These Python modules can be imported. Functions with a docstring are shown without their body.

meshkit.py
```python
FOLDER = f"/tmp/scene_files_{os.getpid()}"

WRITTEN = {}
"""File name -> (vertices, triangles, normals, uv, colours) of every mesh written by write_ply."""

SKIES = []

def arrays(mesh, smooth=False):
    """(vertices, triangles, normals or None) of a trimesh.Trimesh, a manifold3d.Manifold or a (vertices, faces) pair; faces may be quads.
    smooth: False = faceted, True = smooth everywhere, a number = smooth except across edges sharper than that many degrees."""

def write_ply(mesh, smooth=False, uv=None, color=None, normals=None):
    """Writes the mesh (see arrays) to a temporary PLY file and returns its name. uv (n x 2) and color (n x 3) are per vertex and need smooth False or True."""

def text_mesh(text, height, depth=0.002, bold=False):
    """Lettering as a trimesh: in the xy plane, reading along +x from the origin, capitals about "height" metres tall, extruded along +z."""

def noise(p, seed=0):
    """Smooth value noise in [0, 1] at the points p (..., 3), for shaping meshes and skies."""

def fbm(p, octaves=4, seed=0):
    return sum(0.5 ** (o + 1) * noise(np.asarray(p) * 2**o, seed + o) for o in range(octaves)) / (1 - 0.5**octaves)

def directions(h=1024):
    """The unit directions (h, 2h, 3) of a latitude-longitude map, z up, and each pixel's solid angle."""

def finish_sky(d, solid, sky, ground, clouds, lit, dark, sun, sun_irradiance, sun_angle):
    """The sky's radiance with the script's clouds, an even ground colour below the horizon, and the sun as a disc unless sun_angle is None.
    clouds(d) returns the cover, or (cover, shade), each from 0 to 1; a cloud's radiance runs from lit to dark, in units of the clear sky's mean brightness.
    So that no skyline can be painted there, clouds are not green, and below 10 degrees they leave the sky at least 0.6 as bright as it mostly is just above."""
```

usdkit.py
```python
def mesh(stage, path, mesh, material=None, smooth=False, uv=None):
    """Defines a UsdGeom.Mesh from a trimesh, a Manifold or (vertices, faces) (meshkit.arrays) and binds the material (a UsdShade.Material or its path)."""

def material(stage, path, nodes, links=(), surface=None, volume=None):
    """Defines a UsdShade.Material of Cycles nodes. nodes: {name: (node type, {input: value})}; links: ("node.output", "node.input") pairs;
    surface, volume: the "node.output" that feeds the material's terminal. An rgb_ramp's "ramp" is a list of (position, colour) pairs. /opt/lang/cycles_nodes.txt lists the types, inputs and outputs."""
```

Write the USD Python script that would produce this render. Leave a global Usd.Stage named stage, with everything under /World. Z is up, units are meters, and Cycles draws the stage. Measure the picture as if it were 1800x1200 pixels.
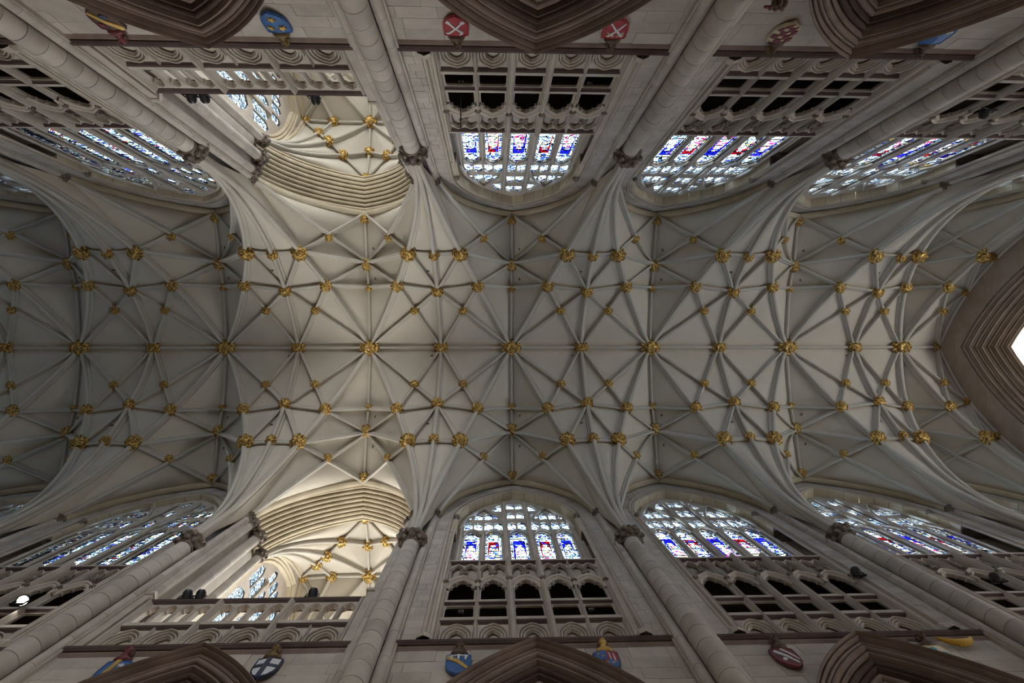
import math, random
import numpy as np, trimesh, usdkit, meshkit
from shapely.geometry import Polygon, box as sbox, Point, LineString
from shapely import union_all, affinity
from pxr import Usd, UsdGeom, UsdLux, UsdShade, Gf, Sdf, Vt

stage = Usd.Stage.CreateInMemory()
UsdGeom.SetStageUpAxis(stage, UsdGeom.Tokens.z)
UsdGeom.SetStageMetersPerUnit(stage, 1.0)
world = UsdGeom.Xform.Define(stage, '/World')
stage.SetDefaultPrim(world.GetPrim())
UsdGeom.Scope.Define(stage, '/World/Looks')

# ------------------------------------------------------------------ camera, sky, lights, exposure
CAM_H = 1.6                       # eye height above the floor; heights below are measured from the eye
EXPOSURE = -0.52
SKY = 4.2
def rotm(a, b, c):
    ca, sa, cb, sb, cc, sc = math.cos(a), math.sin(a), math.cos(b), math.sin(b), math.cos(c), math.sin(c)
    return (np.array([[1, 0, 0], [0, ca, -sa], [0, sa, ca]]) @ np.array([[cb, 0, sb], [0, 1, 0], [-sb, 0, cb]])
            @ np.array([[cc, -sc, 0], [sc, cc, 0], [0, 0, 1]]))
RM = rotm(-.0168946, -.0341073, -.0011114)
EYE = np.array([-.9608, .1864, CAM_H])
cam = UsdGeom.Camera.Define(stage, '/World/camera')
cam.CreateHorizontalApertureAttr(36.0); cam.CreateVerticalApertureAttr(24.0); cam.CreateFocalLengthAttr(20.0)
cam.CreateClippingRangeAttr(Gf.Vec2f(0.05, 500)); cam.CreateExposureAttr(EXPOSURE)
r_, u_, b_ = RM[0], -RM[1], -RM[2]
cam.AddTransformOp().Set(Gf.Matrix4d(*r_, 0, *u_, 0, *b_, 0, *EYE, 1))

dome = UsdLux.DomeLight.Define(stage, '/World/sky_dome')
dome.CreateIntensityAttr(SKY); dome.CreateColorAttr(Gf.Vec3f(.95, .98, 1.0))

def rect_light(name, loc, direction, w, h, power, color):
    L = UsdLux.RectLight.Define(stage, '/World/' + name)
    L.CreateWidthAttr(w); L.CreateHeightAttr(h); L.CreateIntensityAttr(power); L.CreateColorAttr(Gf.Vec3f(*color))
    d = np.asarray(direction, float); d /= np.linalg.norm(d)
    z = -d; x = np.cross([0, 0, 1.0], z)
    if np.linalg.norm(x) < 1e-6: x = np.array([1.0, 0, 0])
    x /= np.linalg.norm(x); y = np.cross(z, x)
    L.AddTransformOp().Set(Gf.Matrix4d(*x, 0, *y, 0, *z, 0, *loc, 1))
    return L

B = 7.2216; HB = B / 2; H = 29.5
# daylight of the tall aisle windows (below and beyond the arcades) and of the great end windows
AISLE = 1.9
for s in (-1, 1):
    rect_light('aisle_daylight' + ('' if s < 0 else '_001'), (-9, s * 13.3, CAM_H + 5.0), (0, -s, -.15), 46, 7, AISLE, (1, .87, .70))
# the great windows in the transept ends: sun outside the lower one, shade outside the upper one
rect_light('transept_daylight', (-B, 15.5, CAM_H + 20.5), (0, -1, 0), 5.6, 13, 9.0, (1, .94, .84))
rect_light('transept_daylight_001', (-B, -15.5, CAM_H + 20.5), (0, 1, 0), 5.6, 13, .6, (.95, .98, 1.0))

# ------------------------------------------------------------------ helpers
rng = np.random.default_rng(7)
USED = {}
def path_of(name, parent=None):
    base = (parent.GetPath().pathString if parent is not None else '/World') + '/' + name
    n = USED.get(base, 0); USED[base] = n + 1
    return base if n == 0 else f'{base}_{n:03d}'
def data(prim, label=None, cat=None, group=None, kind=None):
    for k, v in (('label', label), ('category', cat), ('group', group), ('kind', kind)):
        if v: prim.SetCustomDataByKey(k, v)
def place(x, loc, rz=0, scale=None):
    x.AddTranslateOp().Set(Gf.Vec3d(*map(float, loc)))
    if rz: x.AddRotateZOp().Set(float(rz))
    if scale is not None: x.AddScaleOp().Set(Gf.Vec3f(*map(float, scale)))
def thing(name, label, cat, loc=(0, 0, 0), rz=0, scale=None, group=None, kind=None):
    x = UsdGeom.Xform.Define(stage, path_of(name)); place(x, loc, rz, scale)
    data(x.GetPrim(), label, cat, group, kind); return x.GetPrim()
def dup(src, label, loc=(0, 0, 0), rz=0, scale=None, group=None, kind=None, cat=None, name=None):
    r = UsdGeom.Xform.Define(stage, path_of(name or src.GetName().rstrip('0123456789').rstrip('_')))
    was = src.GetCustomData()
    r.GetPrim().GetReferences().AddInternalReference(src.GetPath())
    r.ClearXformOpOrder()
    m = Gf.Matrix4d(1.0)
    if scale is not None: m = m * Gf.Matrix4d().SetScale(Gf.Vec3d(*map(float, scale)))
    if rz: m = m * Gf.Matrix4d().SetRotate(Gf.Rotation(Gf.Vec3d(0, 0, 1), float(rz)))
    m = m * Gf.Matrix4d().SetTranslate(Gf.Vec3d(*map(float, loc)))
    r.AddTransformOp(opSuffix='copy').Set(m)
    r.GetPrim().SetInstanceable(True)
    data(r.GetPrim(), label, cat or was.get('category'), group or was.get('group'), kind or was.get('kind'))
    return r.GetPrim()
M = {}
def obj(name, mesh, mat, parent, label=None, smooth=False, kind=None):
    if isinstance(mesh, list): mesh = join(mesh)
    p = path_of(name, parent)
    m = usdkit.mesh(stage, p, mesh, M[mat], smooth=smooth)
    m.CreateDoubleSidedAttr(True)
    data(m.GetPrim(), label, None, None, kind)
    return m.GetPrim()
def join(ms): return trimesh.util.concatenate([as_tm(m) for m in ms])
def as_tm(m):
    if isinstance(m, trimesh.Trimesh): return m
    v, f, _ = meshkit.arrays(m)
    return trimesh.Trimesh(v, f, process=False)
def grid_mesh(P, closed_u=False, closed_v=False):
    """P (n, m, 3) of points -> quads."""
    n, m = P.shape[:2]
    i = np.arange(n if closed_u else n - 1); j = np.arange(m if closed_v else m - 1)
    a, b = np.meshgrid(i, j, indexing='ij'); a2, b2 = (a + 1) % n, (b + 1) % m
    q = np.stack([a * m + b, a2 * m + b, a2 * m + b2, a * m + b2], -1).reshape(-1, 4)
    return as_tm((P.reshape(-1, 3), q))
def bx(x0, x1, y0, y1, z0, z1, c=0.0):
    """A box; c chamfers its edges on the long silhouette."""
    if c <= 0:
        m = trimesh.creation.box((x1 - x0, y1 - y0, z1 - z0)); m.apply_translation(((x0 + x1) / 2, (y0 + y1) / 2, (z0 + z1) / 2)); return m
    P = []
    for x in (x0, x1):
        d = c if True else 0
        P.append((x, [(y0 + c, z0), (y1 - c, z0), (y1, z0 + c), (y1, z1 - c), (y1 - c, z1), (y0 + c, z1), (y0, z1 - c), (y0, z0 + c)]))
    v = np.array([(x, a, b) for x, ring in P for a, b in ring])
    f = [(i, (i + 1) % 8, 8 + (i + 1) % 8) for i in range(8)] + [(i, 8 + (i + 1) % 8, 8 + i) for i in range(8)]
    f += [(0, i + 1, i) for i in range(1, 7)] + [(8, 8 + i, 9 + i) for i in range(1, 7)]
    return trimesh.Trimesh(v, np.array(f), process=False)
def lathe(profile, n=20, center=(0, 0), squash=1.0):
    """profile [(r, z)] around a vertical axis."""
    a = np.arange(n) * 2 * np.pi / n
    P = np.array([[(center[0] + r * math.cos(t), center[1] + r * math.sin(t) * squash, z) for r, z in profile] for t in a])
    return grid_mesh(P, closed_u=True)
def extrude(poly, y0, y1):
    """A shapely polygon in (x, z) extruded along y between y0 and y1."""
    out = []
    for g in getattr(poly, 'geoms', [poly]):
        if g.is_empty or g.area < 1e-5: continue
        m = trimesh.creation.extrude_polygon(g, abs(y1 - y0), engine='earcut')
        v = np.array(m.vertices); v = np.stack([v[:, 0], y1 - v[:, 2] if y1 > y0 else y0 - v[:, 2], v[:, 1]], 1)
        out.append(trimesh.Trimesh(v, m.faces, process=False))
    return join(out) if out else None
def arc_par(a, h): c = (h * h - a * a) / (2 * a); return c, a + c
def arch_curve(a, h, zs, d=0.0, n=12, zb=None, c_=None):
    """Half of a two-centred pointed arch of half span a and rise h from zs, offset outwards by d: points (x, z) from the foot to the apex (x >= 0)."""
    c, r = arc_par(a, h)
    r = r + d
    th = np.linspace(0, math.acos(min(1, max(-1, c / r))), n)
    pts = [(-c + r * math.cos(t), zs + r * math.sin(t)) for t in th]
    if zb is not None: pts = [(a + d, zb)] + pts
    return np.array(pts)
def arch_poly(a, h, zs, zb, d=0.0, n=12):
    p = arch_curve(a, h, zs, d, n, zb)
    return Polygon(list(map(tuple, p)) + [(-x, z) for x, z in p[::-1][1:]])
def arch_mould(a, h, zs, profile, n=12, zb=None, yaxis=1):
    """Moulding along a pointed arch: profile [(outward offset, y)]. Both halves, one mesh."""
    L = [arch_curve(a, h, zs, d, n, zb) for d, _ in profile]
    P = np.array([[(p[0], y, p[1]) for p in pts] for pts, (_, y) in zip(L, profile)])
    Q = P.copy(); Q[:, :, 0] *= -1
    return join([grid_mesh(P), grid_mesh(Q[::-1])])
def roll(d, y, r, n=7, a0=-20, a1=200):
    """Round roll of radius r centred (d, y): profile points bulging to -y."""
    return [(d - r * math.cos(math.radians(t)), y - r * math.sin(math.radians(t))) for t in np.linspace(a0, a1, n)]
def shiftz(m, dz=CAM_H):
    m = as_tm(m).copy(); m.apply_translation((0, 0, dz)); return m
def ob(name, mesh, mat, parent, label=None, smooth=False, kind=None):
    """obj() for geometry whose heights are measured from the eye."""
    if isinstance(mesh, list): mesh = join(mesh)
    return obj(name, shiftz(mesh), mat, parent, label, smooth, kind)

# ------------------------------------------------------------------ materials
def mat(name, nodes, links, surface='p.BSDF'):
    M[name] = usdkit.material(stage, '/World/Looks/' + name, nodes, links, surface=surface)
def stone_mat(name, c1, c2, scale=1.2, rough=.85, bump=.25, vary=.09, stain=None):
    nodes = {'g': ('geometry', {}), 'n': ('noise_texture', {'scale': scale, 'detail': 5.0, 'roughness': .62}),
             'n2': ('noise_texture', {'scale': 22.0, 'detail': 4.0}), 'r': ('rgb_ramp', {'ramp': [(.3, c1), (.7, c2)]}),
             'o': ('object_info', {}), 'mr': ('map_range', {'from_min': 0.0, 'from_max': 1.0, 'to_min': 1 - vary, 'to_max': 1 + vary}),
             'cc': ('combine_xyz', {}), 'mu': ('mix', {'mix_type': 'multiply', 'fac': 1.0}),
             'b': ('bump', {'strength': bump, 'distance': .02}), 'p': ('principled_bsdf', {'roughness': rough, 'specular_ior_level': .25})}
    links = [('g.position', 'n.vector'), ('g.position', 'n2.vector'), ('n.fac', 'r.fac'), ('o.random', 'mr.value'), ('mr.result', 'cc.x'), ('mr.result', 'cc.y'), ('mr.result', 'cc.z'),
             ('r.color', 'mu.color1'), ('cc.vector', 'mu.color2'), ('n2.fac', 'b.height'), ('b.normal', 'p.normal'), ('mu.color', 'p.base_color')]
    mat(name, nodes, links)
stone_mat('ashlar', (.37, .33, .285), (.50, .455, .40))
stone_mat('shaft_stone', (.36, .325, .285), (.50, .455, .40), vary=.10)
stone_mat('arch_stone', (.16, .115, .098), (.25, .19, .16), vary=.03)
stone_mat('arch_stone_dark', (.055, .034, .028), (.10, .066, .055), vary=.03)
stone_mat('moulding_stone', (.40, .35, .295), (.52, .46, .39), vary=.04)
stone_mat('warm_stone', (.46, .39, .27), (.60, .52, .385), vary=.07)
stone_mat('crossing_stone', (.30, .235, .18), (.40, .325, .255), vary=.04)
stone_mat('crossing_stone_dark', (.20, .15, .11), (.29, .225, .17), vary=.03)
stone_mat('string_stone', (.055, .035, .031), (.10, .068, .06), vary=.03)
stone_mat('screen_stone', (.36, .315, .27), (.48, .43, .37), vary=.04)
stone_mat('carved_stone', (.10, .08, .065), (.27, .225, .18), scale=7, vary=.03)
stone_mat('rib_paint', (.44, .405, .345), (.50, .465, .40), scale=.6, bump=.04, vary=.03)
stone_mat('web_plaster', (.50, .45, .365), (.565, .51, .425), scale=.5, bump=.05, vary=.02)
stone_mat('brown_timber', (.16, .10, .055), (.26, .17, .09), scale=3, vary=.05)
stone_mat('floor_stone', (.50, .44, .36), (.62, .55, .46), vary=.1)
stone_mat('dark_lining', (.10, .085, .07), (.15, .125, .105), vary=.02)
mat('gold', {'g': ('texture_coordinate', {}), 'n': ('noise_texture', {'scale': 11.0, 'detail': 4.0}),
             'r': ('rgb_ramp', {'ramp': [(.36, (.055, .03, .008)), (.50, (.40, .24, .055)), (.68, (.80, .55, .18))]}),
             'p': ('principled_bsdf', {'metallic': .5, 'roughness': .42})}, [('g.object', 'n.vector'), ('n.fac', 'r.fac'), ('r.color', 'p.base_color')])
def plain(name, c, rough=.5, metal=0.0, **k):
    mat(name, {'g': ('geometry', {}), 'n': ('noise_texture', {'scale': 6.0, 'detail': 3.0}),
               'r': ('rgb_ramp', {'ramp': [(.25, tuple(x * .8 for x in c)), (.75, c)]}),
               'p': ('principled_bsdf', {'roughness': rough, 'metallic': metal, **k})}, [('g.position', 'n.vector'), ('n.fac', 'r.fac'), ('r.color', 'p.base_color')])
plain('blue_paint', (.035, .13, .36)); plain('red_paint', (.36, .025, .035)); plain('white_paint', (.66, .68, .72)); plain('navy_paint', (.02, .03, .075))
plain('gold_paint', (.62, .40, .10), .4, .3); plain('cream_paint', (.60, .53, .36)); plain('teal_paint', (.05, .32, .36)); plain('brown_paint', (.085, .045, .026))
plain('bronze_paint', (.17, .11, .04), .5, .2); plain('maroon_paint', (.17, .03, .04)); plain('yellow_paint', (.62, .36, .03)); plain('black_metal', (.012, .012, .014), .35, .2); plain('iron', (.05, .048, .045), .5, .5)
plain('lamp_glass', (.55, .55, .52), .1)
mat('lamp_light', {'e': ('emission', {'color': (1, .96, .88), 'strength': 200.0})}, [], 'e.emission')

def glass_mat(name, stops, scale=9.0, lead=.035, tint=1.0, fine=0.0):
    """Leaded stained glass: coloured quarries that let the daylight through, dark lead between them."""
    nodes = {'g': ('geometry', {}), 'v': ('voronoi_texture', {'scale': scale, 'feature': 'f1', 'randomness': .9}), 'd': ('voronoi_texture', {'scale': scale, 'feature': 'distance_to_edge', 'randomness': .9}),
             's': ('separate_color', {}), 'r': ('rgb_ramp', {'ramp': [(p, tuple((tint * x) ** .92 for x in c)) for p, c in stops], 'interpolate': False}),
             'l': ('math', {'math_type': 'less_than', 'value2': lead}), 't': ('transparent_bsdf', {}), 'gl': ('glossy_bsdf', {'color': (.8, .8, .8), 'roughness': .15}),
             'm1': ('mix_closure', {'fac': .04}), 'k': ('diffuse_bsdf', {'color': (.03, .03, .032)}), 'm2': ('mix_closure', {})}
    links = [('g.position', 'v.vector'), ('g.position', 'd.vector'), ('v.color', 's.color'), ('s.r', 'r.fac'), ('d.distance', 'l.value1'), ('r.color', 't.color'),
             ('t.BSDF', 'm1.closure1'), ('gl.BSDF', 'm1.closure2'), ('l.value', 'm2.fac'), ('m1.closure', 'm2.closure1'), ('k.BSDF', 'm2.closure2')]
    mat(name, nodes, links, 'm2.closure')
glass_mat('quarry_glass', [(0, (.62, .78, .98)), (.3, (.80, .92, 1.0)), (.5, (.35, .55, .80)), (.62, (.95, .98, 1.0)), (.80, (.12, .22, .40)), (.90, (.10, .12, .60)), (.97, (.75, .66, .25))], 9, .06)
glass_mat('blue_glass', [(0, (.03, .05, .75)), (.45, (.06, .10, .95)), (.6, (.03, .03, .40)), (.82, (.25, .1, .65)), (.92, (.5, .7, .95))], 9, .07)
glass_mat('red_glass', [(0, (.36, .015, .03)), (.4, (.50, .04, .05)), (.65, (.20, .02, .06)), (.85, (.10, .08, .5))], 9, .07)
glass_mat('robe_glass', [(0, (.80, .88, .95)), (.4, (.55, .60, .62)), (.6, (.85, .80, .45)), (.7, (.60, .10, .30)), (.85, (.35, .45, .40))], 10, .045)
glass_mat('tracery_glass', [(0, (.70, .85, 1.0)), (.4, (.85, .95, 1.0)), (.7, (.40, .55, .75)), (.88, (.12, .2, .45))], 10, .05)
glass_mat('grisaille_glass', [(0, (.55, .70, .85)), (.3, (.30, .42, .55)), (.5, (.75, .86, .95)), (.72, (.10, .16, .25)), (.82, (.12, .14, .45)), (.92, (.45, .42, .25)), (.97, (.35, .08, .12))], 9, .07)

# ------------------------------------------------------------------ names of bays, for the labels
BAY = {-4: 'far left bay', -3: 'third left bay', -2: 'second left bay', -1: 'transept bay', 0: 'middle bay',
       1: 'first right bay', 2: 'second right bay', 3: 'narrow right bay'}
SHORT = {-4: 'far left', -3: 'third left', -2: 'second left', -1: 'transept', 0: 'middle', 1: 'first right', 2: 'second right', 3: 'narrow right'}
BAYS = [-4, -3, -2, -1, 0, 1, 2, 3]
XW = 22.62                                     # west wall with the crossing arch
def bay_x(k): return k * B if k < 3 else 20.55
def bay_half(k): return (HB, HB) if k < 3 else (2.495, XW - 20.55)
SIDE = {1: 'lower', -1: 'upper'}

# ------------------------------------------------------------------ vault: rib curves and webs
def circ3(p, q, r):
    """Circle through three (u, z) points -> function sampling u -> z (upper branch)."""
    (ax, ay), (bx_, by), (cx, cy) = p, q, r
    d = 2 * (ax * (by - cy) + bx_ * (cy - ay) + cx * (ay - by))
    ux = ((ax**2 + ay**2) * (by - cy) + (bx_**2 + by**2) * (cy - ay) + (cx**2 + cy**2) * (ay - by)) / d
    uz = ((ax**2 + ay**2) * (cx - bx_) + (bx_**2 + by**2) * (ax - cx) + (cx**2 + cy**2) * (bx_ - ax)) / d
    return ux, uz, math.hypot(ax - ux, ay - uz)
YS, ZS, ZC = 6.42, 19.3, 18.98                  # springing of the main ribs
def major(p0, p1, n, z1=ZS, drop=True):
    """Major rib: circular arc from the ridge point p0 down to the springer p1 with a vertical tangent there; n points evenly along the arc."""
    p0, p1 = np.array(p0, float), np.array(p1, float)
    L = np.hypot(*(p1 - p0)[:2]); h = p0[2] - z1; yc = (L * L - h * h) / (2 * L); R = L - yc
    a0 = math.atan2(h, -yc); th = np.linspace(a0, 0, n)
    u = (yc + R * np.cos(th)) / L
    return np.stack([p0[0] + (p1[0] - p0[0]) * u, p0[1] + (p1[1] - p0[1]) * u, z1 + R * np.sin(th)], 1)
def at_u(p0, p1, u, z1=ZS):
    p0, p1 = np.array(p0, float), np.array(p1, float)
    L = np.hypot(*(p1 - p0)[:2]); h = p0[2] - z1; yc = (L * L - h * h) / (2 * L); R = L - yc
    q = p0 + (p1 - p0) * u; q[2] = z1 + math.sqrt(max(0, R * R - (u * L - yc) ** 2)); return q
def bow(p, q, n, b=.05):
    t = np.linspace(0, 1, n)[:, None]; c = np.array(p) * (1 - t) + np.array(q) * t
    c[:, 2] += b * 4 * (t * (1 - t))[:, 0]; return c
def sub_arc(p0, p1, u0, u1, n, z1=ZS):
    p0, p1 = np.array(p0, float), np.array(p1, float)
    L = np.hypot(*(p1 - p0)[:2]); h = p0[2] - z1; yc = (L * L - h * h) / (2 * L); R = L - yc
    th = lambda u: math.acos(max(-1, min(1, (u * L - yc) / R)))
    t = np.linspace(th(u0), th(u1), n); u = (yc + R * np.cos(t)) / L
    return np.stack([p0[0] + (p1[0] - p0[0]) * u, p0[1] + (p1[1] - p0[1]) * u, z1 + R * np.sin(t)], 1)
NT = 9                                          # points along each side of a web
_tri = [(i, j) for i in range(NT) for j in range(NT - i)]
_idx = {p: n for n, p in enumerate(_tri)}
_tf = [(_idx[i, j], _idx[i + 1, j], _idx[i, j + 1]) for i in range(NT - 1) for j in range(NT - 1 - i)] + \
      [(_idx[i + 1, j], _idx[i + 1, j + 1], _idx[i, j + 1]) for i in range(NT - 1) for j in range(NT - 2 - i)]
_bd = [n for n, (i, j) in enumerate(_tri) if i == 0 or j == 0 or i + j == NT - 1]
_in = [n for n in range(len(_tri)) if n not in set(_bd)]
_A = np.zeros((len(_tri),) * 2)
for a, b, c in _tf:
    for p, q in ((a, b), (b, c), (c, a)): _A[p, q] = _A[q, p] = 1
_Lp = np.diag(_A.sum(1)) - _A
_W = np.linalg.solve(_Lp[np.ix_(_in, _in)], -_Lp[np.ix_(_in, _bd)])
def web(c12, c23, c31):
    """Curved triangular web spanned between three boundary curves of NT points each (1-2, 2-3, 3-1)."""
    P = np.zeros((len(_tri), 3))
    for t in range(NT):
        P[_idx[t, 0]] = c12[t]                  # corner 1 is (0,0), 2 is (NT-1,0), 3 is (0,NT-1)
        P[_idx[NT - 1 - t, t]] = c23[t]
        P[_idx[0, NT - 1 - t]] = c31[t]
    P[_in] = _W @ P[_bd]
    return trimesh.Trimesh(P, np.array(_tf), process=False)
RIB = np.array([(-.17, -.06), (-.17, .04), (-.155, .075), (-.12, .085), (-.085, .12), (-.082, .19), (-.095, .21), (-.085, .255), (-.045, .29), (.0, .30),
                (.045, .29), (.085, .255), (.095, .21), (.082, .19), (.085, .12), (.12, .085), (.155, .075), (.17, .04), (.17, -.06)])
def sweep(curve, across, profile=RIB, sx=1.0, sd=1.0, caps=True):
    sx *= .76
    """Sweep a rib profile (across, down) along a curve; across is the sideways direction or None for the curve's own horizontal one."""
    c = np.asarray(curve, float); t = np.gradient(c, axis=0); t /= np.linalg.norm(t, axis=1, keepdims=True)
    if across is None:
        d = c[-1] - c[0]; across = np.array([-d[1], d[0], 0]); across /= np.linalg.norm(across)
    a = np.broadcast_to(across, c.shape)
    n = np.cross(t, a); n /= np.linalg.norm(n, axis=1, keepdims=True)
    sgn = np.where(n[:, 2] > 1e-6, -1, 1)
    if (n[:, 2] > 0).sum() > len(n) / 2: n = -n
    P = c[:, None] + profile[None, :, :1] * sx * a[:, None] + profile[None, :, 1:] * sd * n[:, None]
    return grid_mesh(P)
def nodes_quad(hw, sx, sy):
    """Vault nodes of one quarter bay, in bay coordinates."""
    q = lambda x, y, z: np.array([sx * x, sy * y, z])
    N = dict(M=q(0, 0, H), S=q(hw, 0, H), L1=q(0, 3.082, 29.14), L2=q(0, 4.226, 28.69), L3=q(0, 6.56, 28.15), P=q(hw, YS, ZS), Q=q(hw * 3.22 / HB, 6.62, 22.75))
    N['D1'] = at_u(N['M'], N['P'], .468); N['D2'] = at_u(N['M'], N['P'], .675)
    N['T1'] = at_u(N['S'], N['P'], .430); N['T2'] = at_u(N['S'], N['P'], .66)
    def cross(a, b, c, d):
        A = np.array([(b - a)[:2], -(d - c)[:2]]).T; t = np.linalg.solve(A, (c - a)[:2]); return t
    t, u = cross(N['M'], N['T1'], N['S'], N['D1']); N['E'] = (N['M'] + t * (N['T1'] - N['M']) + N['S'] + u * (N['D1'] - N['S'])) / 2; N['E'][2] += .08
    t, u = cross(N['L2'], N['Q'], N['D2'], N['L3']); N['K'] = N['L2'] + t * (N['Q'] - N['L2']); N['K'][2] = 26.95
    return N
def quad_geometry(hw, sx, sy):
    N = nodes_quad(hw, sx, sy); M_, S, P = N['M'], N['S'], N['P']
    ribs, webs = [], []
    e = {}
    def edge(a, b, c): e[a, b] = c; e[b, a] = c[::-1]
    d = lambda u0, u1: sub_arc(M_, P, u0, u1, NT)
    edge('M', 'D1', d(0, .468)); edge('D1', 'D2', d(.468, .675)); edge('D2', 'P', d(.675, 1))
    t = lambda u0, u1: sub_arc(S, P, u0, u1, NT)
    edge('S', 'T1', t(0, .43)); edge('T1', 'T2', t(.43, .66)); edge('T2', 'P', t(.66, 1))
    for a, b, w in (('M', 'L1', .03), ('L1', 'L2', .03), ('L2', 'L3', .05), ('M', 'E', .04), ('E', 'T1', .03), ('S', 'E', .04), ('E', 'D1', .03), ('M', 'S', 0), ('D1', 'T1', .03), ('D2', 'T2', .03),
                    ('D1', 'L1', .03), ('D1', 'L2', .03), ('D2', 'L2', .04), ('T1', 'D2', .03), ('D2', 'K', .06), ('K', 'L3', .05)):
        edge(a, b, bow(N[a], N[b], NT, w))
    # tierceron from the wall springer: quadratic through Q, K, L2 rising steeply from Q
    L = np.linalg.norm((N['Q'] - N['L2'])[:2]); uk = np.linalg.norm((N['K'] - N['L2'])[:2]) / L
    def terc(u0, u1):
        h = N['L2'][2] - N['Q'][2]
        # superellipse-like fall matched to K
        p = math.log(1 - (N['K'][2] - N['Q'][2]) / h) / math.log(uk) if 0 < (N['K'][2] - N['Q'][2]) / h < 1 else 2
        s = np.linspace(0, 1, NT); u = u0 + (u1 - u0) * s
        c = N['L2'][None] + (N['Q'] - N['L2'])[None] * u[:, None]; c[:, 2] = N['Q'][2] + h * (1 - u ** p); return c
    edge('L2', 'K', terc(0, uk)); edge('K', 'Q', terc(uk, 1))
    w = major(N['L3'], N['Q'], NT, z1=N['Q'][2]); edge('L3', 'Q', w)
    edge('D2', 'Q', bow(N['D2'], N['Q'], NT, .45)); edge('Q', 'P', bow(N['Q'], P, NT, 0))
    for a, b, c in (('M', 'E', 'S'), ('M', 'D1', 'E'), ('D1', 'T1', 'E'), ('S', 'E', 'T1'), ('D1', 'D2', 'T1'), ('D2', 'T2', 'T1'), ('D2', 'P', 'T2'), ('M', 'L1', 'D1'), ('L1', 'L2', 'D1'),
                    ('L2', 'D2', 'D1'), ('L2', 'K', 'D2'), ('L2', 'L3', 'K'), ('L3', 'Q', 'K'), ('D2', 'K', 'Q'), ('D2', 'Q', 'P')):
        webs.append(web(e[a, b], e[b, c], e[c, a]))
    low = lambda c: np.vstack([c, [[c[-1][0], c[-1][1], ZC]]])
    ribs.append(('diagonal_rib', sweep(low(major(M_, P, 30)), None, sx=1.2), 1))
    ribs.append(('tierceron_rib', sweep(np.vstack([e['L2', 'K'], e['K', 'Q'][1:]]), None, sx=.85, sd=.85), 1))
    ribs.append(('wall_rib', sweep(e['L3', 'Q'], np.array([0, 1.0, 0]), sx=1.9, sd=.7), 1))
    for chain in ('M E T1', 'S E D1', 'D1 T1', 'D2 T2', 'D1 L1', 'D1 L2', 'D2 L2', 'D2 T1', 'D2 K L3'):
        n = chain.split(); c = np.vstack([e[a, b][(1 if i else 0):] for i, (a, b) in enumerate(zip(n, n[1:]))])
        ribs.append(('lierne_rib', sweep(c, None, sx=.82, sd=.85), 1))
    tr = sweep(low(major(S, P, 30)), np.array([1.0, 0, 0]), sx=1.25)
    return N, ribs, webs, tr, e
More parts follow.
